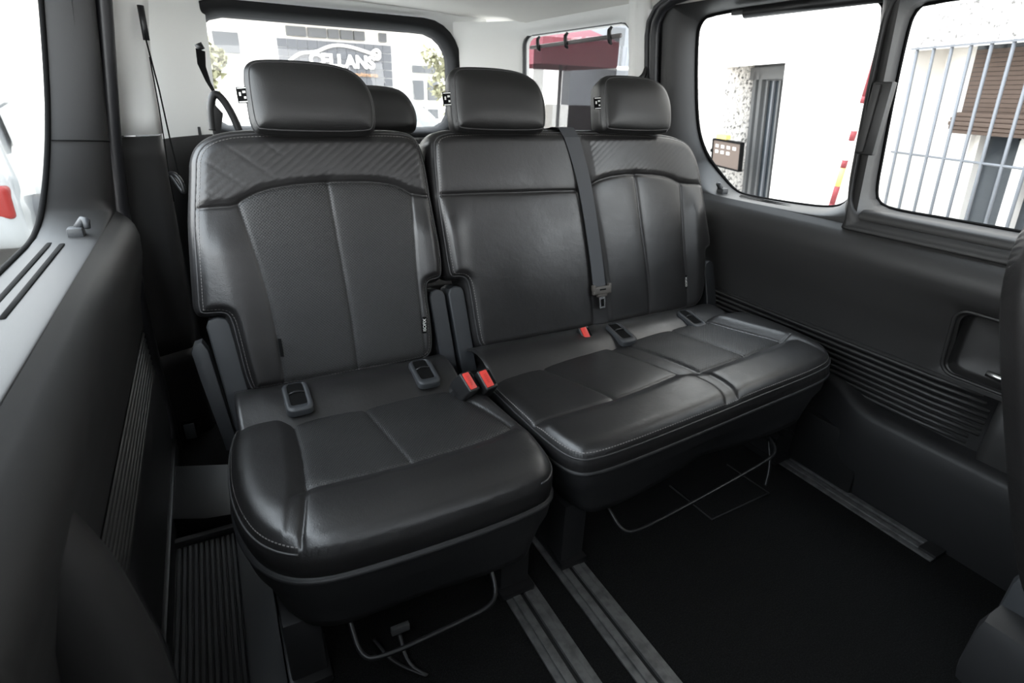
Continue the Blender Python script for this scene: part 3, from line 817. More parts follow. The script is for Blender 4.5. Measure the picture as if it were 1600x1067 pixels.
text('tag_letters', 'ISOFIX', tg.matrix_basis @ Matrix.Translation((0, 0, .0008)) @ Matrix.Rotation(RAD(90), 4, 'Z'), .012, TAGW, bk, .0002)
tg = box('seam_tag', (0, 0, 0), (.009, .046, .001), TAGB, None); tg.matrix_basis = axes(BK.U + BK.N * .9, BK.T, BK.N - BK.U * .9, PL.on([(.087, .085)], .003)[0]); tg.parent = bk
headrest(.108, .385, SS, .588, .742)

Lcu = [(.545, 1.25), (.548, 1.12), (.556, 1.01), (.566, .93), (.564, .86), (.545, .795), (.50, .766), (.3, .758), (.1, .765), (.034, .781), (-.008, .812), (-.039, .86), (-.058, .925), (-.067, 1.0), (-.066, 1.09), (-.058, 1.17), (-.04, 1.25)][::-1]
c1 = sm([(.076, 1.26), (.076, 1.188), (.077, 1.074), (.070, .98), (.066, .933), (.050, .848), (.034, .79), (.032, .76)])
cf = sm([(.066, .935), (.166, .926), (.273, .926), (.388, .929), (.478, .938), (.522, .952)])
cc = sm([(.236, 1.19), (.254, 1.06), (.273, .928)])
c2 = sm([(.438, 1.22), (.447, 1.19), (.49, 1.08), (.525, .96)])
cr = sm([(-.04, 1.20), (.003, 1.207), (.084, 1.199), (.24, 1.190), (.431, 1.203), (.54, 1.20)])
g1 = interp(c1, 1); g2_ = interp(c2, 1); gf = interp(cf, 0)
def cush_ex(g1, g2_, gf, amp=.012):
    def ex(P):
        s, t = P[:, 0], P[:, 1]
        L = sstep(g1(t) - s, -.004, .035); Rr = sstep(s - g2_(t), -.004, .03) * (t > .90)
        Fr = sstep(gf(s) - t, -.004, .04)
        return amp * np.maximum(np.maximum(L, Rr), Fr * .9) - .004
    return ex
def Rf(P): return np.where(P[:, 1] < .90, .085, .055)
regC = lambda P: ((P[:, 1] > gf(P[:, 0])) & (P[:, 1] < 1.19) & (P[:, 0] > g1(P[:, 1])) & (P[:, 0] < g2_(P[:, 1]))).astype(int)
CL = Pad(CU, Lcu, .036, .06, [(c1, .004, .003, .005, .018), (cf, .004, .003, .004, .016), (cc, .003, .003, .003, .018), (c2, .003, .003, .003, .016), (cr, .004, .004, .006, .02)], cush_ex(g1, g2_, gf), Rfun=lambda P: .055 + .03 * sstep(.93 - P[:, 1], 0, .08), soft=True)
cu = CL.build('seat_cushion', [LEA, LEP], SS, .0036, GUSC, regC)
li = CL.inset(.001)
lp = [q for q in li if q[0] < .034 and q[1] < 1.25]; lp.sort(key=lambda q: -q[1])
rp = [q for q in li if q[0] > .47 and q[1] < 1.25 and (q[0] > .52 or q[1] < .8)]; rp.sort(key=lambda q: -q[1])
for seg in (lp, rp):
    if len(seg) > 3: welt(CL, seg, cu, .0024, -.0005)
lp2 = sorted([q for q in CL.inset(.007) if q[0] < .034 and q[1] < 1.24], key=lambda q: -q[1])
stitches(CL, [(lp2, False)], cu)
# roll of leather closing the gap under the backrest
def rear_roll(x0, x1, parent, tilt=0.0):
    prof = [(1.16, .405), (1.19, .422), (1.215, .436), (1.245, .447), (1.28, .451), (1.315, .447), (1.35, .434), (1.38, .415), (1.38, .36), (1.2, .36)]
    xs = [x0, x0 + .004] + list(np.linspace(x0 + .012, x1 - .012, 24)) + [x1 - .004, x1]
    rows = []
    for i, x in enumerate(xs):
        k = .985 if i in (0, len(xs) - 1) else 1.0
        rows.append([(x, y, z * k + .0012 * math.sin(x * 37 + y * 20) + tilt * x) for y, z in prof])
    return sheet('rear_roll', rows, LEA, parent)
rear_roll(-.035, .50, SS)
isofix(.098, SS); isofix(.412, SS)
bracket(-.066, -.014, -.30, .178, SS, .035)
prism('outer_cover', [(-.075, -.16), (-.045, -.17), (-.072, .10), (-.082, .122), (-.100, .118), (-.108, .10), (-.100, .03)], lambda a, b, d: BK.pt(a, b, d), -.09, -.02, BRK, SS, .006)
bracket(.494, .540, -.14, .176, SS, .02)

def shell(name, out, z0, z1, inset, m, parent, tilt=0.0, band=None):
    """moulded base under a cushion, tapering downwards"""
    O = [np.array(q) for q in chaikin(out, 2)]
    c = sum(O) / len(O)
    rows = []
    for z, k in ((z1, -.006), (z1 - .003, -.001), (z1 - .010, .0), (z1 - .016, -.003), (z1 - .05, -.008), ((z0 + z1) / 2, -.5 * inset), (z0 + .02, -.9 * inset), (z0, -inset), (z0, -inset - .06)):
        r = []
        for q in O:
            d = (q - c); L = np.linalg.norm(d); p = q + d / L * k
            r.append((p[0], p[1], z + tilt * p[0]))
        rows.append(r)
    return sheet(name, rows, m, parent, closed=True)
def grow(out, d):
    c = np.mean(np.array(out), 0); return [tuple(np.array(q) + (np.array(q) - c) / np.linalg.norm(np.array(q) - c) * d) for q in out]
shell('base_shell', grow(Lcu, .006), .175, .338, .045, PLA, SS)
def band(out, z, parent, tilt=0.0, k=.006):
    O = chaikin(grow(out, k), 2); V = [(q[0], q[1], z + tilt * q[0]) for q in O]
    tube('trim_band', V, .0085, PLA, parent, 8, True, flat=(Vector((0, 0, 1)), .8))
band(Lcu, .330, SS, k=-.001)
# legs, lift bar
for (x, y, w_) in ((.015, .86, .07), (.497, .878, .078)):
    lg = box('leg', (x + .0, y + .06, .09), (w_, .16, .18), PLA, SS, bev=.008)
    box('leg_foot', (x, y + .06, .016), (w_ + .012, .20, .02), STEEL, None, bev=.004).parent = lg
tube('lift_bar', chaikin([(.098, .86, .20), (.100, .80, .165), (.104, .755, .135), (.130, .735, .128), (.30, .735, .138), (.37, .738, .142), (.395, .755, .15), (.402, .80, .18), (.402, .86, .20)], 2, False), .0048, STEEL, SS, 8)
for k, (a, b) in enumerate((((.15, .86, .03), (.23, .745, .008)), ((.20, .83, .05), (.232, .745, .008)))):
    tube('anchor_strap', chaikin([a, ((a[0] + b[0]) / 2 - .015, (a[1] + b[1]) / 2, .012), b], 2, False), .005, PLB, SS, 6, flat=(Vector((0, 0, 1)), .35))
box('strap_clip', (.205, .84, .055), (.040, .012, .018), RAIL, SS, bev=.002)

# ---- bench
BS = empty('bench_seat', (1.05, 1.0, 0), label='two-place black leather bench seat filling the right side', cat='seat')
Rout = [(.546, .555), (.543, .435), (.548, .327), (.554, .222), (.560, .206), (.590, .205), (.604, .196), (.611, .175), (.617, .087), (.622, .01), (.634, -.012), (.66, -.018), (1.0, -.016), (1.30, -.012), (1.45, -.010), (1.492, -.004), (1.524, .028), (1.536, .075), (1.540, .150), (1.541, .192), (1.547, .2), (1.560, .203), (1.566, .22), (1.550, .296), (1.532, .388), (1.516, .47), (1.492, .525), (1.46, .560), (1.41, .578), (1.33, .588), (1.2, .594), (1.0, .597), (.80, .597), (.622, .597), (.575, .592), (.553, .58)]
rh = sm([(.535, .433), (.757, .429), (1.000, .424)])
v1 = sm([(.972, .61), (.983, .56), (.996, .431), (1.013, .29), (1.025, .165), (1.029, -.03)])
v2 = sm([(1.02, .61), (1.030, .56), (1.052, .438), (1.070, .329), (1.090, .2), (1.098, .087), (1.098, -.03)])
ry = sm([(1.050, .438), (1.080, .453), (1.150, .464), (1.232, .465), (1.31, .460), (1.372, .449), (1.42, .427), (1.535, .419)])
rc_ = sm([(1.224, .463), (1.241, .317), (1.259, .183), (1.269, .083), (1.268, -.02)])
r2 = sm([(1.420, .426), (1.424, .304), (1.430, .166), (1.441, .071), (1.442, -.02)])
ryk = interp(ry, 0); rv2 = interp(v2, 1); rr2 = interp(r2, 1); rv1 = interp(v1, 1)
def exR(P):
    s, t = P[:, 0], P[:, 1]
    up = sstep(t - ryk(s), .006, .02) * sstep(.583 - t, 0, .015) * sstep(s - rv2(t), .004, .02)
    ph = ((s * .60 + t * -.80) / .0138) % 1.0
    g = np.exp(-((ph - .5) / .13) ** 2) * .0007
    ch = sstep(s - rv1(t), 0, .006) * sstep(rv2(t) - s, 0, .006)
    bol = .010 * (np.exp(-((s - 1.49) / .035) ** 2) + .8 * np.exp(-((s - .58) / .03) ** 2)) * sstep(.42 - t, 0, .1)
    lum = .006 * np.exp(-((s - .80) / .15) ** 2) * np.exp(-((t - .2) / .15) ** 2)
    return -g * up - .007 * ch + bol + .003 * up + lum
PR = Pad(BK, Rout, .020, .030, [(rh, .0045, .0032, .005, .018), (v1, .003, .003, .003, .012), (v2, .003, .003, .003, .012), (ry, .0045, .0032, .004, .016), (rc_, .0035, .003, .005, .020), (r2, .0035, .003, .004, .018)], exR)
bk2 = PR.build('backrest', [LEA, LEP], BS, .0038, GUS, None)
welt(PR, PR.inset(.002), bk2, .0026, -.001, PIPE, True)
stitches(PR, [(PR.inset(.0095), True)], bk2)
tg = box('seam_tag', (0, 0, 0), (.009, .046, .001), TAGB, None); tg.matrix_basis = axes(BK.U, BK.T, BK.N, PR.on([(1.437, .09)], .003)[0]); tg.parent = bk2
text('tag_letters', 'ISOFIX', tg.matrix_basis @ Matrix.Translation((0, 0, .0008)) @ Matrix.Rotation(RAD(90), 4, 'Z'), .012, TAGW, bk2, .0002)
headrest(.600, .878, BS); headrest(1.085, 1.350, BS)

TL = .045
CUR = Frame((0, 0, .360), (1, 0, TL), (0, 1, 0), (-TL, 0, 1))
Rcu = [(.574, 1.25), (.578, 1.12), (.582, .99), (.588, .87), (.606, .808), (.645, .787), (.773, .785), (1.06, .797), (1.12, .801), (1.45, .815), (1.525, .838), (1.568, .89), (1.585, 1.0), (1.582, 1.12), (1.56, 1.25)]
d1 = sm([(.965, 1.23), (.985, 1.195), (1.025, 1.085), (1.052, .985), (1.082, .92), (1.082, .85), (1.050, .79), (1.048, .76)])
d2 = sm([(1.05, 1.2), (1.067, 1.15), (1.102, 1.034), (1.122, .936), (1.118, .85), (1.092, .79), (1.090, .76)])
e1 = sm([(.728, 1.206), (.765, 1.121), (.805, 1.007), (.822, .951)])
ef = sm([(.562, .957), (.647, .953), (.83, .951), (.937, .960), (1.045, .975)])
ef2 = sm([(1.122, .955), (1.315, .965), (1.43, .972), (1.52, .985)])
ec = sm([(1.24, 1.21), (1.272, 1.08), (1.305, .965)])
e3 = sm([(1.395, 1.20), (1.425, 1.10), (1.475, .98)])
er = sm([(.55, 1.211), (.736, 1.214), (.955, 1.218), (1.337, 1.225), (1.6, 1.225)])
ge = interp(e3, 1); gef = interp(ef + ef2, 0); gd1 = interp(d1, 1); gd2 = interp(d2, 1)
def exC(P):
    s, t = P[:, 0], P[:, 1]
    Fr = sstep(gef(s) - t, -.004, .04); Rr = sstep(s - ge(t), -.004, .05); Lf = sstep(.61 - s, -.004, .03)
    ch = sstep(s - gd1(t), 0, .006) * sstep(gd2(t) - s, 0, .006)
    return .011 * np.maximum(np.maximum(Fr, Rr * 1.4), Lf * .3) - .005 * ch - .003
regR = lambda P: ((P[:, 1] > gef(P[:, 0])) & (P[:, 1] < 1.21) & (P[:, 0] > gd2(P[:, 1])) & (P[:, 0] < ge(P[:, 1]))).astype(int)
CR = Pad(CUR, Rcu, .030, .05, [(d1, .0035, .003, .003, .012), (d2, .0035, .003, .003, .012), (e1, .003, .003, .003, .018), (ef, .004, .003, .004, .018), (ef2, .004, .003, .004, .018), (ec, .003, .003, .003, .016), (e3, .003, .003, .003, .016), (er, .004, .004, .006, .02)], exC, Rfun=lambda P: .045 + .015 * sstep(P[:, 0], 1.2, 1.4), soft=True)
cu2 = CR.build('seat_cushion', [LEA, LEP], BS, .004, GUSC, regR)
fl = [q for q in CR.inset(.001) if q[1] < 1.24]
k0 = max(range(len(fl)), key=lambda i: (fl[i][1] - abs(fl[i][0] - .574) * 5)); fl = fl[k0:] + fl[:k0]
welt(CR, fl, cu2, .0024, -.0005)
f3 = [q for q in CR.inset(.007) if q[1] < 1.23]; f3 = f3[k0:] + f3[:k0]
f3 = [q for q in f3 if q[1] < 1.2]
stitches(CR, [(f3, False)], cu2)
rear_roll(.585, 1.52, BS, .004)
isofix(1.055, BS); isofix(1.352, BS)
bracket(.551, .600, -.14, .178, BS, .022)
bracket(1.552, 1.60, -.10, .15, BS, .02)
shell('base_shell', grow(Rcu, .004), .185, .352 - TL * .35, .06, PLA, BS, tilt=TL)
band(Rcu, .352 - TL * .35 - .008, BS, TL, k=-.002)
for (x, y, w_) in ((.672, .885, .068), (1.575, .955, .09)):
    lg = box('leg', (x, y + .06, .10), (w_, .15, .20), PLA, BS, bev=.008)
    box('leg_foot', (x, y + .06, .016), (w_ + .01, .18, .02), STEEL, None, bev=.004).parent = lg
tube('lift_bar', chaikin([(.755, .90, .20), (.757, .84, .165), (.765, .80, .135), (.800, .785, .128), (1.0, .79, .15), (1.30, .80, .188), (1.34, .82, .195), (1.36, .87, .21)], 2, False), .0045, STEEL, BS, 8)
for k in range(4):
    local_ = tube('linkage', [(1.40 + .03 * k, .93 + .01 * k, .19 + .02 * (k % 2)), (1.45 + .03 * k, .90, .14 + .015 * (k % 3))], .007, STEEL, BS, 8)
tube('linkage', chaikin([(1.45, .92, .13), (1.43, .88, .07), (1.40, .86, .012)], 2, False), .005, STEEL, BS, 6)
box('cross_tube', (1.1, 1.0, .20), (.95, .05, .05), STEEL, BS, bev=.006)
box('cross_tube', (.26, 1.0, .18), (.40, .05, .05), STEEL, SS, bev=.006)

# ---- belt down the bench back
bl = sm([(.935, .640), (.948, .600), (.968, .545), (.990, .47), (1.003, .40), (1.017, .30), (1.028, .20), (1.034, .115)], 2)
br = sm([(.990, .640), (1.003, .600), (1.020, .545), (1.040, .47), (1.052, .40), (1.064, .30), (1.075, .20), (1.082, .115)], 2)
t = empty('seat_belt', tuple(BK.pt(1.02, .35, .03)), label='dark grey seat belt hanging down the middle of the bench back', cat='seat belt')
def bpts(L):
    L2 = [q for q in L if q[1] < .585]
    low = [Vector(v) for v in PR.fr.pt(np.array([q[0] for q in L2]), np.array([q[1] for q in L2]), np.maximum(.021, .021 + 0 * np.array([q[1] for q in L2])))]
    x = L2[0][0]
    top = [BK.pt(x - .040, .612, -.10), BK.pt(x - .026, .617, -.06), BK.pt(x - .014, .616, -.02), BK.pt(x - .008, .609, .006)]
    return [Vector(v) for v in top] + low
A_, B_ = bpts(bl), bpts(br); n_ = min(len(A_), len(B_))
local(ribbon('webbing', A_[:n_], B_[:n_], [BK.N] * n_, .0018, WEB), t)
M = axes(BK.U, BK.T, BK.N, BK.pt(1.060, .108, .030))
bm = bmesh.new(); add_box(bm, (0, 0, 0), (.070, .026, .014), None, .005, 3); add_box(bm, (0, -.012, 0), (.038, .018, .011), None, .004, 3)
add_box(bm, (-.031, .010, 0), (.012, .020, .013), None, .004, 2); add_box(bm, (.031, .010, 0), (.012, .020, .013), None, .004, 2)
tp = from_bm('tongue', bm, TONG, None, True, 40); tp.matrix_world = M; tp.parent = t; tp.matrix_parent_inverse = Matrix.Translation(t.location).inverted()
sl = box('slot', (0, .003, .0072), (.024, .004, .0012), TAGB, None); sl.parent = tp
mp_ = prism('latch_plate', rrect(-.0115, .0115, -.058, -.018, .004, 4), lambda a, b, d: (a, b, d), -.001, .001, CHR, None); mp_.parent = tp
hl = box('plate_hole', (0, -.040, .0012), (.012, .024, .0006), TAGB, None, bev=.0); hl.parent = tp
# belt guide on top of the bench back
box('belt_guide', tuple(BK.pt(.93, .612, -.06)), (.13, .05, .012), PLB, BS, bev=.004)

def buckle(name, loc, rx, ry, rz, label, press=True, slot_right=True):
    t = empty(name, loc, label=label, cat='buckle')
    R = Matrix.Translation(loc) @ Matrix.Rotation(RAD(rz), 4, 'Z') @ Matrix.Rotation(RAD(rx), 4, 'X') @ Matrix.Rotation(RAD(ry), 4, 'Y')
    def add(o): o.matrix_world = R; o.parent = t; o.matrix_parent_inverse = Matrix.Translation(loc).inverted(); return o
    bm = bmesh.new(); add_box(bm, (0, 0, -.028), (.036, .058, .060), None, .007, 3)
    add(from_bm('housing', bm, PLB, None, True, 40))
    bm = bmesh.new(); add_box(bm, (-.0045, 0, .0035), (.020, .047, .006), None, .0025, 2)
    rb = add(from_bm('release_button', bm, RED, None, True, 40)); tag(rb, label='red release button')
    bm = bmesh.new(); add_box(bm, (.0115, 0, .0022), (.006, .040, .002)); add(tag(from_bm('slot', bm, TAGB, None)))
    if press:
        tx = text('button_letters', 'PRESS', Matrix.Translation((-.0045, 0, .0067)) @ Matrix.Rotation(RAD(90), 4, 'Z'), .0105, mat_press, None, .0002); tx.parent = rb
    bm = bmesh.new(); add_box(bm, (0, 0, -.075), (.020, .030, .05), None, .004, 2); add(from_bm('stalk', bm, PLB, None, True, 40))
    return t
mat_press = mat('moulded_letters', (.42, .03, .02), .4)
buckle('seat_belt_buckle', (.490, 1.112, .466), 38, 6, 16, 'red-buttoned buckle leaning over the inner edge of the single seat')
buckle('seat_belt_buckle', (.535, 1.106, .466), 38, -4, 12, 'red buckle beside the bench cushion, right of its twin')
buckle('seat_belt_buckle', (.946, 1.262, .454), 42, -6, 4, 'red buckle sunk in the roll behind the bench cushion', False)

# ---- third row behind
T3 = empty('third_row_seat', (.74, 2.5, 0), label='black seat of the last row, its headrest showing behind the single seat', cat='seat')
F3 = Frame((0, 2.46, .40), (1, 0, 0), (0, math.sin(RAD(12)), math.cos(RAD(12))), (0, -math.cos(RAD(12)), math.sin(RAD(12))))
Pad(F3, rrect(.32, 1.10, 0, .50, .05, 4), .02, .03, [], None, it=1).build('backrest', LEA, T3, .02, GUS)
F3h = Frame(F3.O + F3.N * .03, F3.U, F3.T, F3.N)
hr = Pad(F3h, [(.585, .56), (.845, .56), (.862, .60), (.858, .66), (.82, .72), (.76, .738), (.62, .742), (.585, .73), (.575, .66)], .025, .06, [], None).build('headrest', LEH, T3, .01, GUS)
for x in (.66, .75): tube('post', [F3.pt(x, .48, -.04), F3.pt(x, .60, -.03)], .006, STEEL, None, 8).parent = hr
Pad(Frame((0, 0, .42), (1, 0, 0), (0, 1, 0), (0, 0, 1)), rrect(.32, 1.10, 1.98, 2.44, .05, 4), .02, .04, [], None, it=1).build('seat_cushion', LEA, T3, .02, GUSC)
box('base', (.71, 2.25, .17), (.6, .40, .34), PLB, T3, bev=.01)
# belt and its guide at the tailgate's left edge
t = empty('rear_seat_belt', (.07, 2.5, 1.0), label='black belt with a hooped guide at the left edge of the tailgate window', cat='seat belt')
local(ribbon('webbing', [(.034, 2.72, 1.245), (.030, 2.68, 1.19), (.046, 2.60, 1.13), (.062, 2.52, 1.09)], [(.066, 2.72, 1.235), (.058, 2.68, 1.18), (.064, 2.60, 1.125), (.076, 2.52, 1.085)], Vector((0, -1, 0)), .003, TAGB), t)
local(tube('guide_hoop', chaikin([(.040, 2.5, .96), (.044, 2.5, 1.03), (.056, 2.5, 1.075), (.072, 2.5, 1.09), (.095, 2.5, 1.065), (.118, 2.5, 1.01), (.130, 2.5, .96)], 2, False), .014, PLB, None, 10), t)
local(prism('guide_plate', [(.036, .90), (.050, .90), (.085, 1.02), (.062, 1.05), (.042, 1.03)], lambda a, b, d: (a, d, b), 2.49, 2.53, PLB, None, .004), t)
local(tube('anchor', [(.045, 2.73, 1.262), (.055, 2.73, 1.24)], .014, STEEL, None, 10), t)
# belt on the left pillar
t = empty('pillar_belt', (-.085, 1.93, 1.1), label='thin dark belt running down the white pillar beside the single seat', cat='seat belt')
Z = Vector((.03, -1, 0)).normalized()
p_a = [(-.086, 1.925, 1.285), (-.089, 1.915, 1.225), (-.082, 1.90, 1.10), (-.080, 1.88, .98), (-.076, 1.86, .884)]
local(tube('webbing', p_a, .0048, TAGB, None, 6, flat=(Vector((1, 0, 0)), .45)), t)
local(tube('webbing', [(-.089, 1.915, 1.18), (-.092, 1.92, 1.06), (-.097, 1.925, .96), (-.103, 1.925, .88), (-.105, 1.925, .80)], .0036, TAGB, None, 6, flat=(Vector((1, 0, 0)), .45)), t)
local(tube('slot_bezel', [(-.086, 1.925, 1.30), (-.088, 1.92, 1.22)], .008, PLB, None, 10), t)
local(tube('guide', chaikin([(-.100, 1.90, .885), (-.085, 1.87, .885), (-.072, 1.86, .865), (-.070, 1.86, .83), (-.080, 1.87, .845), (-.092, 1.89, .87)], 2, True), .006, PLB, None, 8, True), t)
# dark grab hook on the right pillar
t = empty('belt_hook', (1.575, 1.89, 1.2), label='curved black belt hook on the white right pillar above the outer headrest', cat='hook')
local(tube('hook', chaikin([(1.53, 1.90, 1.178), (1.555, 1.89, 1.186), (1.575, 1.885, 1.205), (1.583, 1.885, 1.235), (1.592, 1.89, 1.222), (1.598, 1.89, 1.18), (1.596, 1.90, 1.13)], 2, False), [.006] + [.012] * 24 + [.006] if False else .0125, PLB, None, 10, flat=(Vector((0, 1, 0)), .7)), t)

# ---- seat in front of the right door, only its back edge in view
FS = empty('front_seat', (1.2, .2, 0), label='black leather seat close at the right edge, seen from behind', cat='seat')
FF = Frame((-.038, .135, .40), (-1, 0, 0), (0, .33, .944), (0, .944, -.33))
fo = [(-1.50, .0), (-1.07, .0), (-1.02, .05), (-.99, .18), (-.975, .34), (-.965, .46), (-.975, .54), (-1.02, .61), (-1.10, .645), (-1.18, .66), (-1.35, .66), (-1.46, .64), (-1.50, .56)]
Pad(FF, fo, .03, .07, [(sm([(-1.06, .0), (-1.05, .3), (-1.06, .5), (-1.13, .62)]), .004, .004, .003, .02)], None).build('backrest', LEA, FS, .009, GUS)
box('seat_base', (1.25, -.02, .26), (.44, .46, .16), PLA, FS, bev=.03)
box('side_cover', (1.13, .10, .34), (.07, .22, .14), BRK, FS, bev=.03)
box('mount', (1.25, -.02, .09), (.40, .40, .18), STEEL, FS, bev=.01)
# ------------------------------------------------------------------ street outside
GZ = -.50
o = box('ground', (2, 8, GZ - .05), (60, 60, .1), ASPH); tag(o, kind='structure')

# facade to the right: local x runs along the wall (towards the front), y goes into the wall, z up
Dv = Vector((.334, .943, 0)).normalized(); Nn = Vector((Dv.y, -Dv.x, 0)); th = RAD(6)
Vv = Vector((0, 0, 1)) * math.cos(th) - Nn * math.sin(th); Np = (Nn * math.cos(th) + Vector((0, 0, 1)) * math.sin(th)).normalized()
K_ = 4.0
MF = axes(-Dv, Np, Vv, Nn * K_)
def fac_root(name, **k):
    e = empty(name, **k); OWN_AXES.add(e.name); e.matrix_world = MF; return e
def fb(name, a0, a1, v0, v1, n0, n1, m, parent, bev=0.0):
    bm = bmesh.new(); add_box(bm, (-(a0 + a1) / 2, (n0 + n1) / 2, (v0 + v1) / 2), (abs(a1 - a0), abs(n1 - n0), abs(v1 - v0)), None, bev, 1)
    o = from_bm(name, bm, m); o.parent = parent; return o
B1 = fac_root('building', label='white rough-plastered house wall across the pavement, right of the van', cat='building')
TOP = 6.0; AW0, AW1, AD0, AD1 = 2.2, 4.42, 6.14, 7.44
fb('wall', 0.2, AW0, GZ - .6, TOP, 0, .4, STUC, B1)
fb('wall', AW0, AW1, 1.56, TOP, 0, .4, STUC, B1)
fb('wall', AW0, AW1, GZ - .6, -.25, 0, .4, STUC, B1)
fb('wall', AW1, AD0, GZ - .6, TOP, 0, .4, PWH, B1)
fb('wall', AD0, AD1, 1.53, TOP, 0, .4, PWH, B1)
fb('wall', AD1, 10.2, GZ - .6, TOP, 0, .4, STUC, B1)
fb('wall_joint', 6.105, 6.115, 1.55, 3.0, -.004, .01, DGRY, B1)
# deep left reveal of the window, and its back
fb('reveal', 4.02, AW1, -.25, 1.56, .30, .5, PWH, B1)
fb('blind_dark_backing', AW0, 4.13, 1.0, 1.56, .27, .30, DARKG, B1)  # upright dark sheet added behind the slats, in place of the room's shade
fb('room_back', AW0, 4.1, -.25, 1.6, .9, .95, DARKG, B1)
fb('lintel_underside', AW0, 4.42, 1.54, 1.56, 0, .6, PWH, B1)
# window frame behind the grille
for a0, a1 in ((3.98, 4.05), (3.56, 3.66), (3.02, 3.10)): fb('window_frame', a0, a1, -.25, 1.0, .34, .40, PWH, B1)
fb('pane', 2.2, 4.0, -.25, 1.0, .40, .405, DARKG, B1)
fb('inner_panel', 3.10, 3.30, -.25, .72, .36, .40, PWH, B1)
fb('inner_panel', 2.9, 3.02, -.25, .95, .37, .40, TEAL, B1)
# door recess
fb('door_reveal', AD1 - .02, AD1 + .02, GZ - .6, 1.53, .0, .5, STUC, B1)
dr = fb('door_panel', AD0, AD1, GZ - .6, 1.53, .38, .42, DGRY, B1)
for a in (7.30, 7.16, 6.2): fb('door_stile', a - .035, a + .035, GZ - .6, 1.45, .33, .38, DGRY, B1)
fb('door_rail', AD0, AD1, 1.36, 1.50, .33, .38, DGRY, B1)
fb('door_pane', 6.24, 7.1, -.4, 1.34, .372, .38, DARKG, B1)
for k in range(6):
    a = 7.02 - k * .135
    fb('door_bar', a - .018, a + .018, -.5, 1.34, .34, .365, IRON if k % 2 else DGRY, B1)
# grille
G = fac_root('window_grille', label='pale painted iron bars in front of the house window', cat='grille')
for k in range(13):
    a = 4.348 - k * .157
    V, F = tube_vf([(-a, -.035, -.30), (-a, -.035, 1.565)], .0115, 8); o = from_py('bar', V, F, IRON); o.parent = G
V, F = tube_vf([(-4.40, -.035, .787), (-2.30, -.035, .787)], .009, 8); from_py('crossbar', V, F, IRON).parent = G
fb('top_bar', 2.3, 4.40, 1.548, 1.562, -.05, -.02, IRON, G)
# wooden roll-up blind
Bl = fac_root('wooden_blind', label='brown wooden slatted blind half rolled up in the house window', cat='blind')
for k in range(15):
    v = 1.50 - k * .030
    fb('slat', 2.4, 4.08, v - .0135, v + .0135, .222, .236, BLND, Bl)
for k in range(5):
    v = 1.075 - k * .030
    fb('slat', 2.4, 4.09, v - .014, v + .014, .13 + abs(k - 2) * .012, .21, BLND, Bl, .004)
for a in (3.55, 2.9): fb('cord', a - .004, a + .004, .92, 1.50, .20, .215, TAGB, Bl)
# number sign in the window
S_ = fac_root('window_sign', label='dark sign with a white Z behind the house window bars', cat='sign')
fb('board', 3.20, 3.47, .55, .95, .30, .31, DARKG, S_)
text('sign_letter', 'Z', Matrix.Translation((-3.39, .298, .80)) @ Matrix.Rotation(RAD(90), 4, 'X') , .17, PWH, S_, .001, bold=.004)
# notice board / letter box beside the door
NB = fac_root('notice_board', label='brown framed notice board with paper slips beside the grey door', cat='board')
fb('board', 6.68, 7.38, .355, .67, -.12, -.09, BOARD, NB, .004)
fb('frame', 6.66, 7.40, .665, .685, -.13, -.08, TAGB, NB); fb('frame', 6.66, 7.40, .34, .358, -.13, -.08, TAGB, NB)
fb('frame', 6.66, 6.68, .34, .685, -.13, -.08, TAGB, NB); fb('frame', 7.38, 7.40, .34, .685, -.13, -.08, TAGB, NB)
fb('bracket_arm', 7.38, 7.5, .50, .54, -.10, .0, TAGB, NB)
random.seed(4)
for k in range(7):
    a = 7.28 - (k % 4) * .15; v = .60 - (k // 4) * .07
    fb('paper_slip', a - .045, a + .03, v - .018, v + .018, -.124, -.120, PWH, NB)
fb('flower_box', 7.05, 7.32, .69, .74, -.12, -.06, YELP, NB)
# wall lamp and meter box
L_ = fac_root('wall_lamp', label='round white bulkhead lamp on the house wall above the door', cat='lamp')
bm = bmesh.new(); bmesh.ops.create_uvsphere(bm, u_segments=20, v_segments=12, radius=.11); bmesh.ops.scale(bm, vec=(1, .6, 1), verts=bm.verts); bmesh.ops.translate(bm, vec=(-6.9, -.02, 1.77), verts=bm.verts)
from_bm('globe', bm, PWH, None, True, 60).parent = L_
V, F = tube_vf([(-6.9, .0, 1.77), (-6.9, -.03, 1.77)], .13, 20); from_py('base', V, F, PWH).parent = L_
t = fac_root('meter_plate', label='small grey plate high on the house wall', cat='plate'); fb('plate', 6.30, 6.45, 2.02, 2.10, -.01, .0, IRON, t)
# red and white pole leaning at the wall
P_ = fac_root('striped_pole', label='red and white banded pole leaning on the white house wall', cat='pole')
p0, p1_ = Vector((-4.99, -.06, .18)), Vector((-4.73, -.05, 1.62)); cuts = [0, .05, .17, .29, .34, .46, .52, .68, .72, 1.0]; cols = [REDP, REDP, YELP, REDP, PWH, REDP, PWH, REDP, REDP]
for a, b, m in zip(cuts[:-1], cuts[1:], cols):
    V, F = tube_vf([p0.lerp(p1_, a), p0.lerp(p1_, b)], .026, 10); from_py('band', V, F, m).parent = P_
V, F = tube_vf([p0 + Vector((0, 0, -.62)), p0], .024, 10); from_py('foot', V, F, REDP).parent = P_

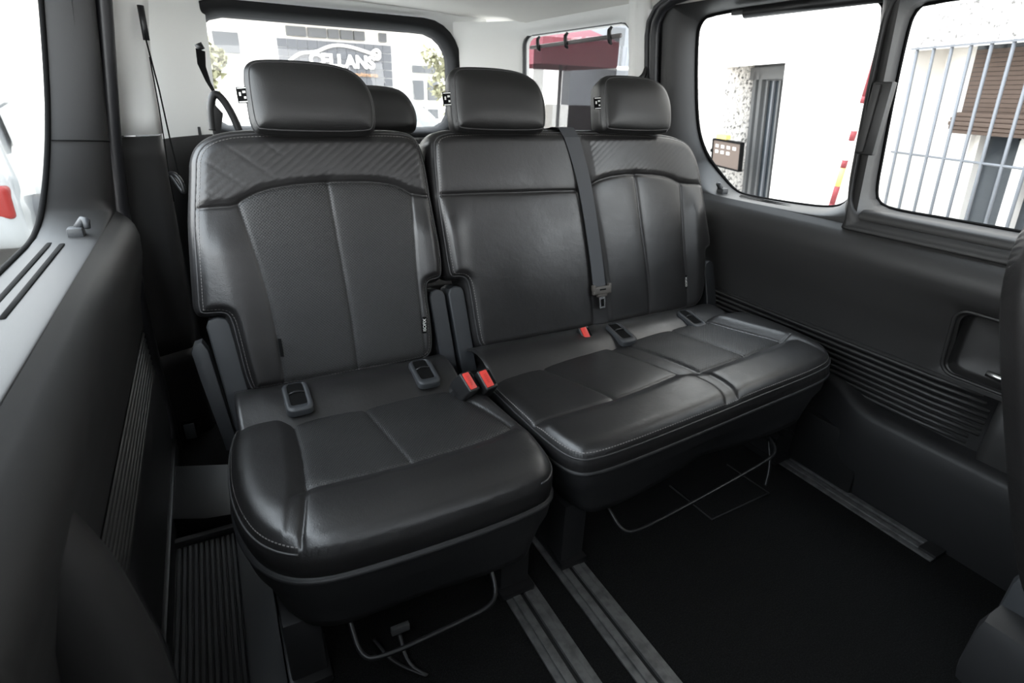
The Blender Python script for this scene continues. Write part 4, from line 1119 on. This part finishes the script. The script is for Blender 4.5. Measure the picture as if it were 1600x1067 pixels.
# building behind the tailgate, about fourteen metres back
B2 = empty('building', (3, 14, GZ), label='pale shop front across the street behind, with a grey tiled sign band', cat='building')
def rb(name, x0, x1, z0, z1, m, y0=14.0, y1=14.3, parent=None):
    o = box(name, ((x0 + x1) / 2, (y0 + y1) / 2, (z0 + z1) / 2), (x1 - x0, y1 - y0, z1 - z0), m); local(o, parent or B2); return o
rb('wall', -6, 8.4, GZ, 7, PWH, 14.2, 14.6)
rb('cornice', -6, 8.4, 2.42, 2.60, PWH, 13.7, 14.2)
for (a, b) in ((1.95, 2.35), (2.40, 2.78), (2.82, 3.05), (3.09, 3.35), (3.38, 3.62), (3.95, 4.12)): rb('upper_pane', a, b, 2.12, 2.30, GWIN, 14.1, 14.2)
rb('shop_window', .52, 1.0, 1.72, 2.10, GWIN, 14.1, 14.2); rb('shop_window', .55, 1.02, 1.40, 1.66, TEAL, 14.1, 14.2)
for (a, b, c, d_) in ((4.72, 4.98, .92, 1.36), (5.10, 5.34, .92, 1.36), (4.72, 4.98, .50, .72), (5.10, 5.34, .50, .72), (4.72, 5.4, 1.52, 1.68)):
    rb('shop_window', a, b, c, d_, GWIN, 14.1, 14.2)
S2 = empty('shop_sign', (2.9, 13.95, 1.6), label='grey tiled sign with a white car outline and letters behind the tailgate window', cat='sign')
for i in range(12):
    for j in range(6):
        local(box('tile', (1.72 + i * .205 + .1, 13.99, 1.02 + j * .172 + .086), (.199, .03, .166), SIGN, None), S2)
def zz(px, pz): return (px, 13.96, pz)
car = [(1.86, 1.56), (2.02, 1.70), (2.2, 1.80), (2.50, 1.82), (2.72, 1.93), (2.95, 1.99), (3.25, 1.97), (3.55, 1.90), (3.85, 1.82)]
local(tube('car_outline', [zz(a, b) for a, b in chaikin(car, 3, False)], .032, PWH, None, 8), S2)
local(tube('car_outline', [zz(a, b) for a, b in chaikin([(3.70, 1.86), (3.82, 1.95), (3.90, 1.90), (3.88, 1.76), (3.78, 1.76)], 2, False)], .036, PWH, None, 8), S2)
tx = text('letters', 'CELLANS', axes((1, 0, 0), (0, 0, 1), (0, -1, 0), (3.05, 13.95, 1.66)), .35, PWH, None, .008, bold=.014); local(tx, S2)
tx = text('letters', 'multimarca', axes((1, 0, 0), (0, 0, 1), (0, -1, 0), (3.55, 13.95, 1.42)), .12, ORNG, None, .005); local(tx, S2)

def tree(x, y, h, r, seed, label):
    t = empty('tree', (x, y, GZ), label=label, cat='tree'); rnd = np.random.RandomState(seed)
    local(tube('trunk', [(x, y, GZ), (x + .05, y, GZ + h * .4), (x - .04, y, GZ + h * .8)], [.10, .08, .04], BRKN, None, 8), t)
    for k in range(5):
        a = k * 1.3; local(tube('branch', [(x, y, GZ + h * .55), (x + math.cos(a) * r * .7, y + math.sin(a) * r * .7, GZ + h * .85)], [.03, .01], BRKN, None, 6), t)
    n = 2600; V = []; F = []
    cs = rnd.normal(0, .55, (26, 3)) * r * np.array([1, 1, .8])
    for i in range(n):
        c = cs[rnd.randint(26)] + rnd.normal(0, .20 * r, 3) + np.array([x, y, GZ + h * .9]); d = rnd.normal(0, 1, 3); d /= np.linalg.norm(d); e = np.cross(d, rnd.normal(0, 1, 3)); e /= np.linalg.norm(e); s = .07
        k = len(V); V += [c - d * s, c + e * s * .5, c + d * s, c - e * s * .5]; F.append((k, k + 1, k + 2, k + 3))
    o = from_py('foliage', V, F, GRN, None, False); o['kind'] = 'stuff'; local(o, t)
tree(4.95, 11.8, 2.25, .48, 3, 'small loose green tree seen at the right of the tailgate window')
tree(.02, 10.5, 2.2, .30, 5, 'thin leafy tree at the left edge of the tailgate window')

# maroon parasol beyond the right rear window
t = empty('parasol', (5.6, 9.0, GZ), label='maroon street parasol on a thin pole beyond the right rear window', cat='parasol')
local(tube('pole', [(5.66, 9.0, GZ), (5.66, 9.0, 1.95)], .032, DGRY, None, 8), t)
cz = [(4.75, 8.1), (6.15, 8.1), (6.35, 9.9), (4.75, 9.9)]
V = [(5.5, 9.0, 2.32)] + [(a, b, 1.92) for a, b in cz] + [(a, b, 1.56) for a, b in cz]; F = []
for k in range(4):
    k2 = (k + 1) % 4; F += [(0, 1 + k, 1 + k2), (1 + k, 5 + k, 5 + k2, 1 + k2)]
local(thicken(from_py('canopy', V, F, MARO, None, False), .02), t)
B3 = empty('building', (10, 11, GZ), label='grey house with a balcony far beyond the parasol', cat='building')
def gb(name, c, s, m): local(box(name, c, s, m), B3)
gb('wall', (12.0, 14.0, 2.0), (6, .4, 5.2), IRON); gb('wall', (9.2, 14.0, .2), (1.4, .4, 1.4), PWH)
gb('window', (10.4, 13.78, 2.4), (.5, .06, .9), DARKG); gb('window', (11.6, 13.78, 2.4), (.5, .06, .9), DARKG)
gb('balcony', (10.4, 13.4, 1.85), (1.2, .6, .06), PWH)
for k in range(9): gb('baluster', (9.9 + k * .12, 13.12, 2.1), (.02, .02, .5), IRON)
gb('door', (11.2, 13.78, 1.2), (.3, .06, 1.2), DARKG)

# houses on the left, far side of the street
B4 = empty('building', (-8, 20, GZ), label='white building far beyond the left door window with a dark shop board', cat='building')
def lb_(name, c, s, m): local(box(name, c, s, m), B4)
lb_('wall', (-5.2, 24, 2.5), (7, .4, 6), PWH); lb_('shop_board', (-3.0, 23.75, 2.1), (1.0, .08, .5), DARKG); lb_('shop_window', (-2.9, 23.75, 1.1), (1.1, .08, 1.2), TEAL)
lb_('awning', (-2.6, 23.2, 2.9), (1.4, .8, .25), MARO)

def parked_car(x, y, rz, label, s=1.0):
    t = empty('parked_car', (x, y, GZ), label=label, cat='car')
    prof = [(-2.05, .30), (-2.1, .55), (-2.05, .85), (-1.95, 1.02), (-1.75, 1.30), (-1.45, 1.50), (-.6, 1.56), (.15, 1.50), (.75, 1.15), (1.25, 1.03), (1.9, .88), (2.1, .62), (2.08, .32), (1.6, .25), (-1.6, .25)]
    R = Matrix.Translation((x, y, GZ)) @ Matrix.Rotation(RAD(rz), 4, 'Z')
    P = chaikin(prof, 2); rows = []
    for w, k in ((-.88, .90), (-.86, .96), (-.78, 1.0), (-.4, 1.02), (0, 1.03), (.4, 1.02), (.78, 1.0), (.86, .96), (.88, .90)):
        rows.append([R @ Vector((q[0] * (k if q[1] > .8 else .5 + k * .5), w * (1 - max(0, q[1] - .9) * .28), .25 + (q[1] - .25) * k)) for q in P])
    o = sheet('body', rows, CARW, None, closed=True); local(o, t)
    for w in (-1, 1):
        side = [R @ Vector(p) for p in ((q[0] * .95, w * .865 * (1 - max(0, q[1] - .9) * .28), .25 + (q[1] - .25) * .93) for q in P)]
        local(from_py('side_panel', side, [tuple(range(len(side)))], CARW, None, False), t)
        gl = [R @ Vector((a, w * (.885 - max(0, b - .9) * .24), b)) for a, b in ((-1.5, 1.02), (.75, 1.02), (.1, 1.36), (-.6, 1.42), (-1.3, 1.36))]
        local(from_py('side_glass', gl, [(0, 1, 2, 3, 4)], DARKG, None, False), t)
        for a in (-1.3, 1.3):
            c = R @ Vector((a, w * .80, .32)); d = R.to_3x3() @ Vector((0, 1, 0))
            local(tube('wheel', [c - d * .1, c + d * .1], .32, RUB, None, 24), t)
        c = R @ Vector((-2.02, w * .70, .69)); bm = bmesh.new(); add_box(bm, c, (.14, .30, .26), Matrix.Rotation(RAD(rz), 3, 'Z'), .04, 3)
        o = from_bm('tail_lamp', bm, CARL, None, True, 50); tag(o, label='red tail lamp'); local(o, t)
    rg = [R @ Vector(p) for p in ((-1.93, -.62, 1.06), (-1.93, .62, 1.06), (-1.62, .56, 1.42), (-1.62, -.56, 1.42))]
    local(from_py('rear_glass', rg, [(0, 1, 2, 3)], DARKG, None, False), t)
    return t
parked_car(-2.30, 7.95, 90, 'white car parked close outside the left door window with a red tail lamp')
parked_car(1.3, 8.8, 172, 'white car parked behind the van, seen low in the tailgate window')
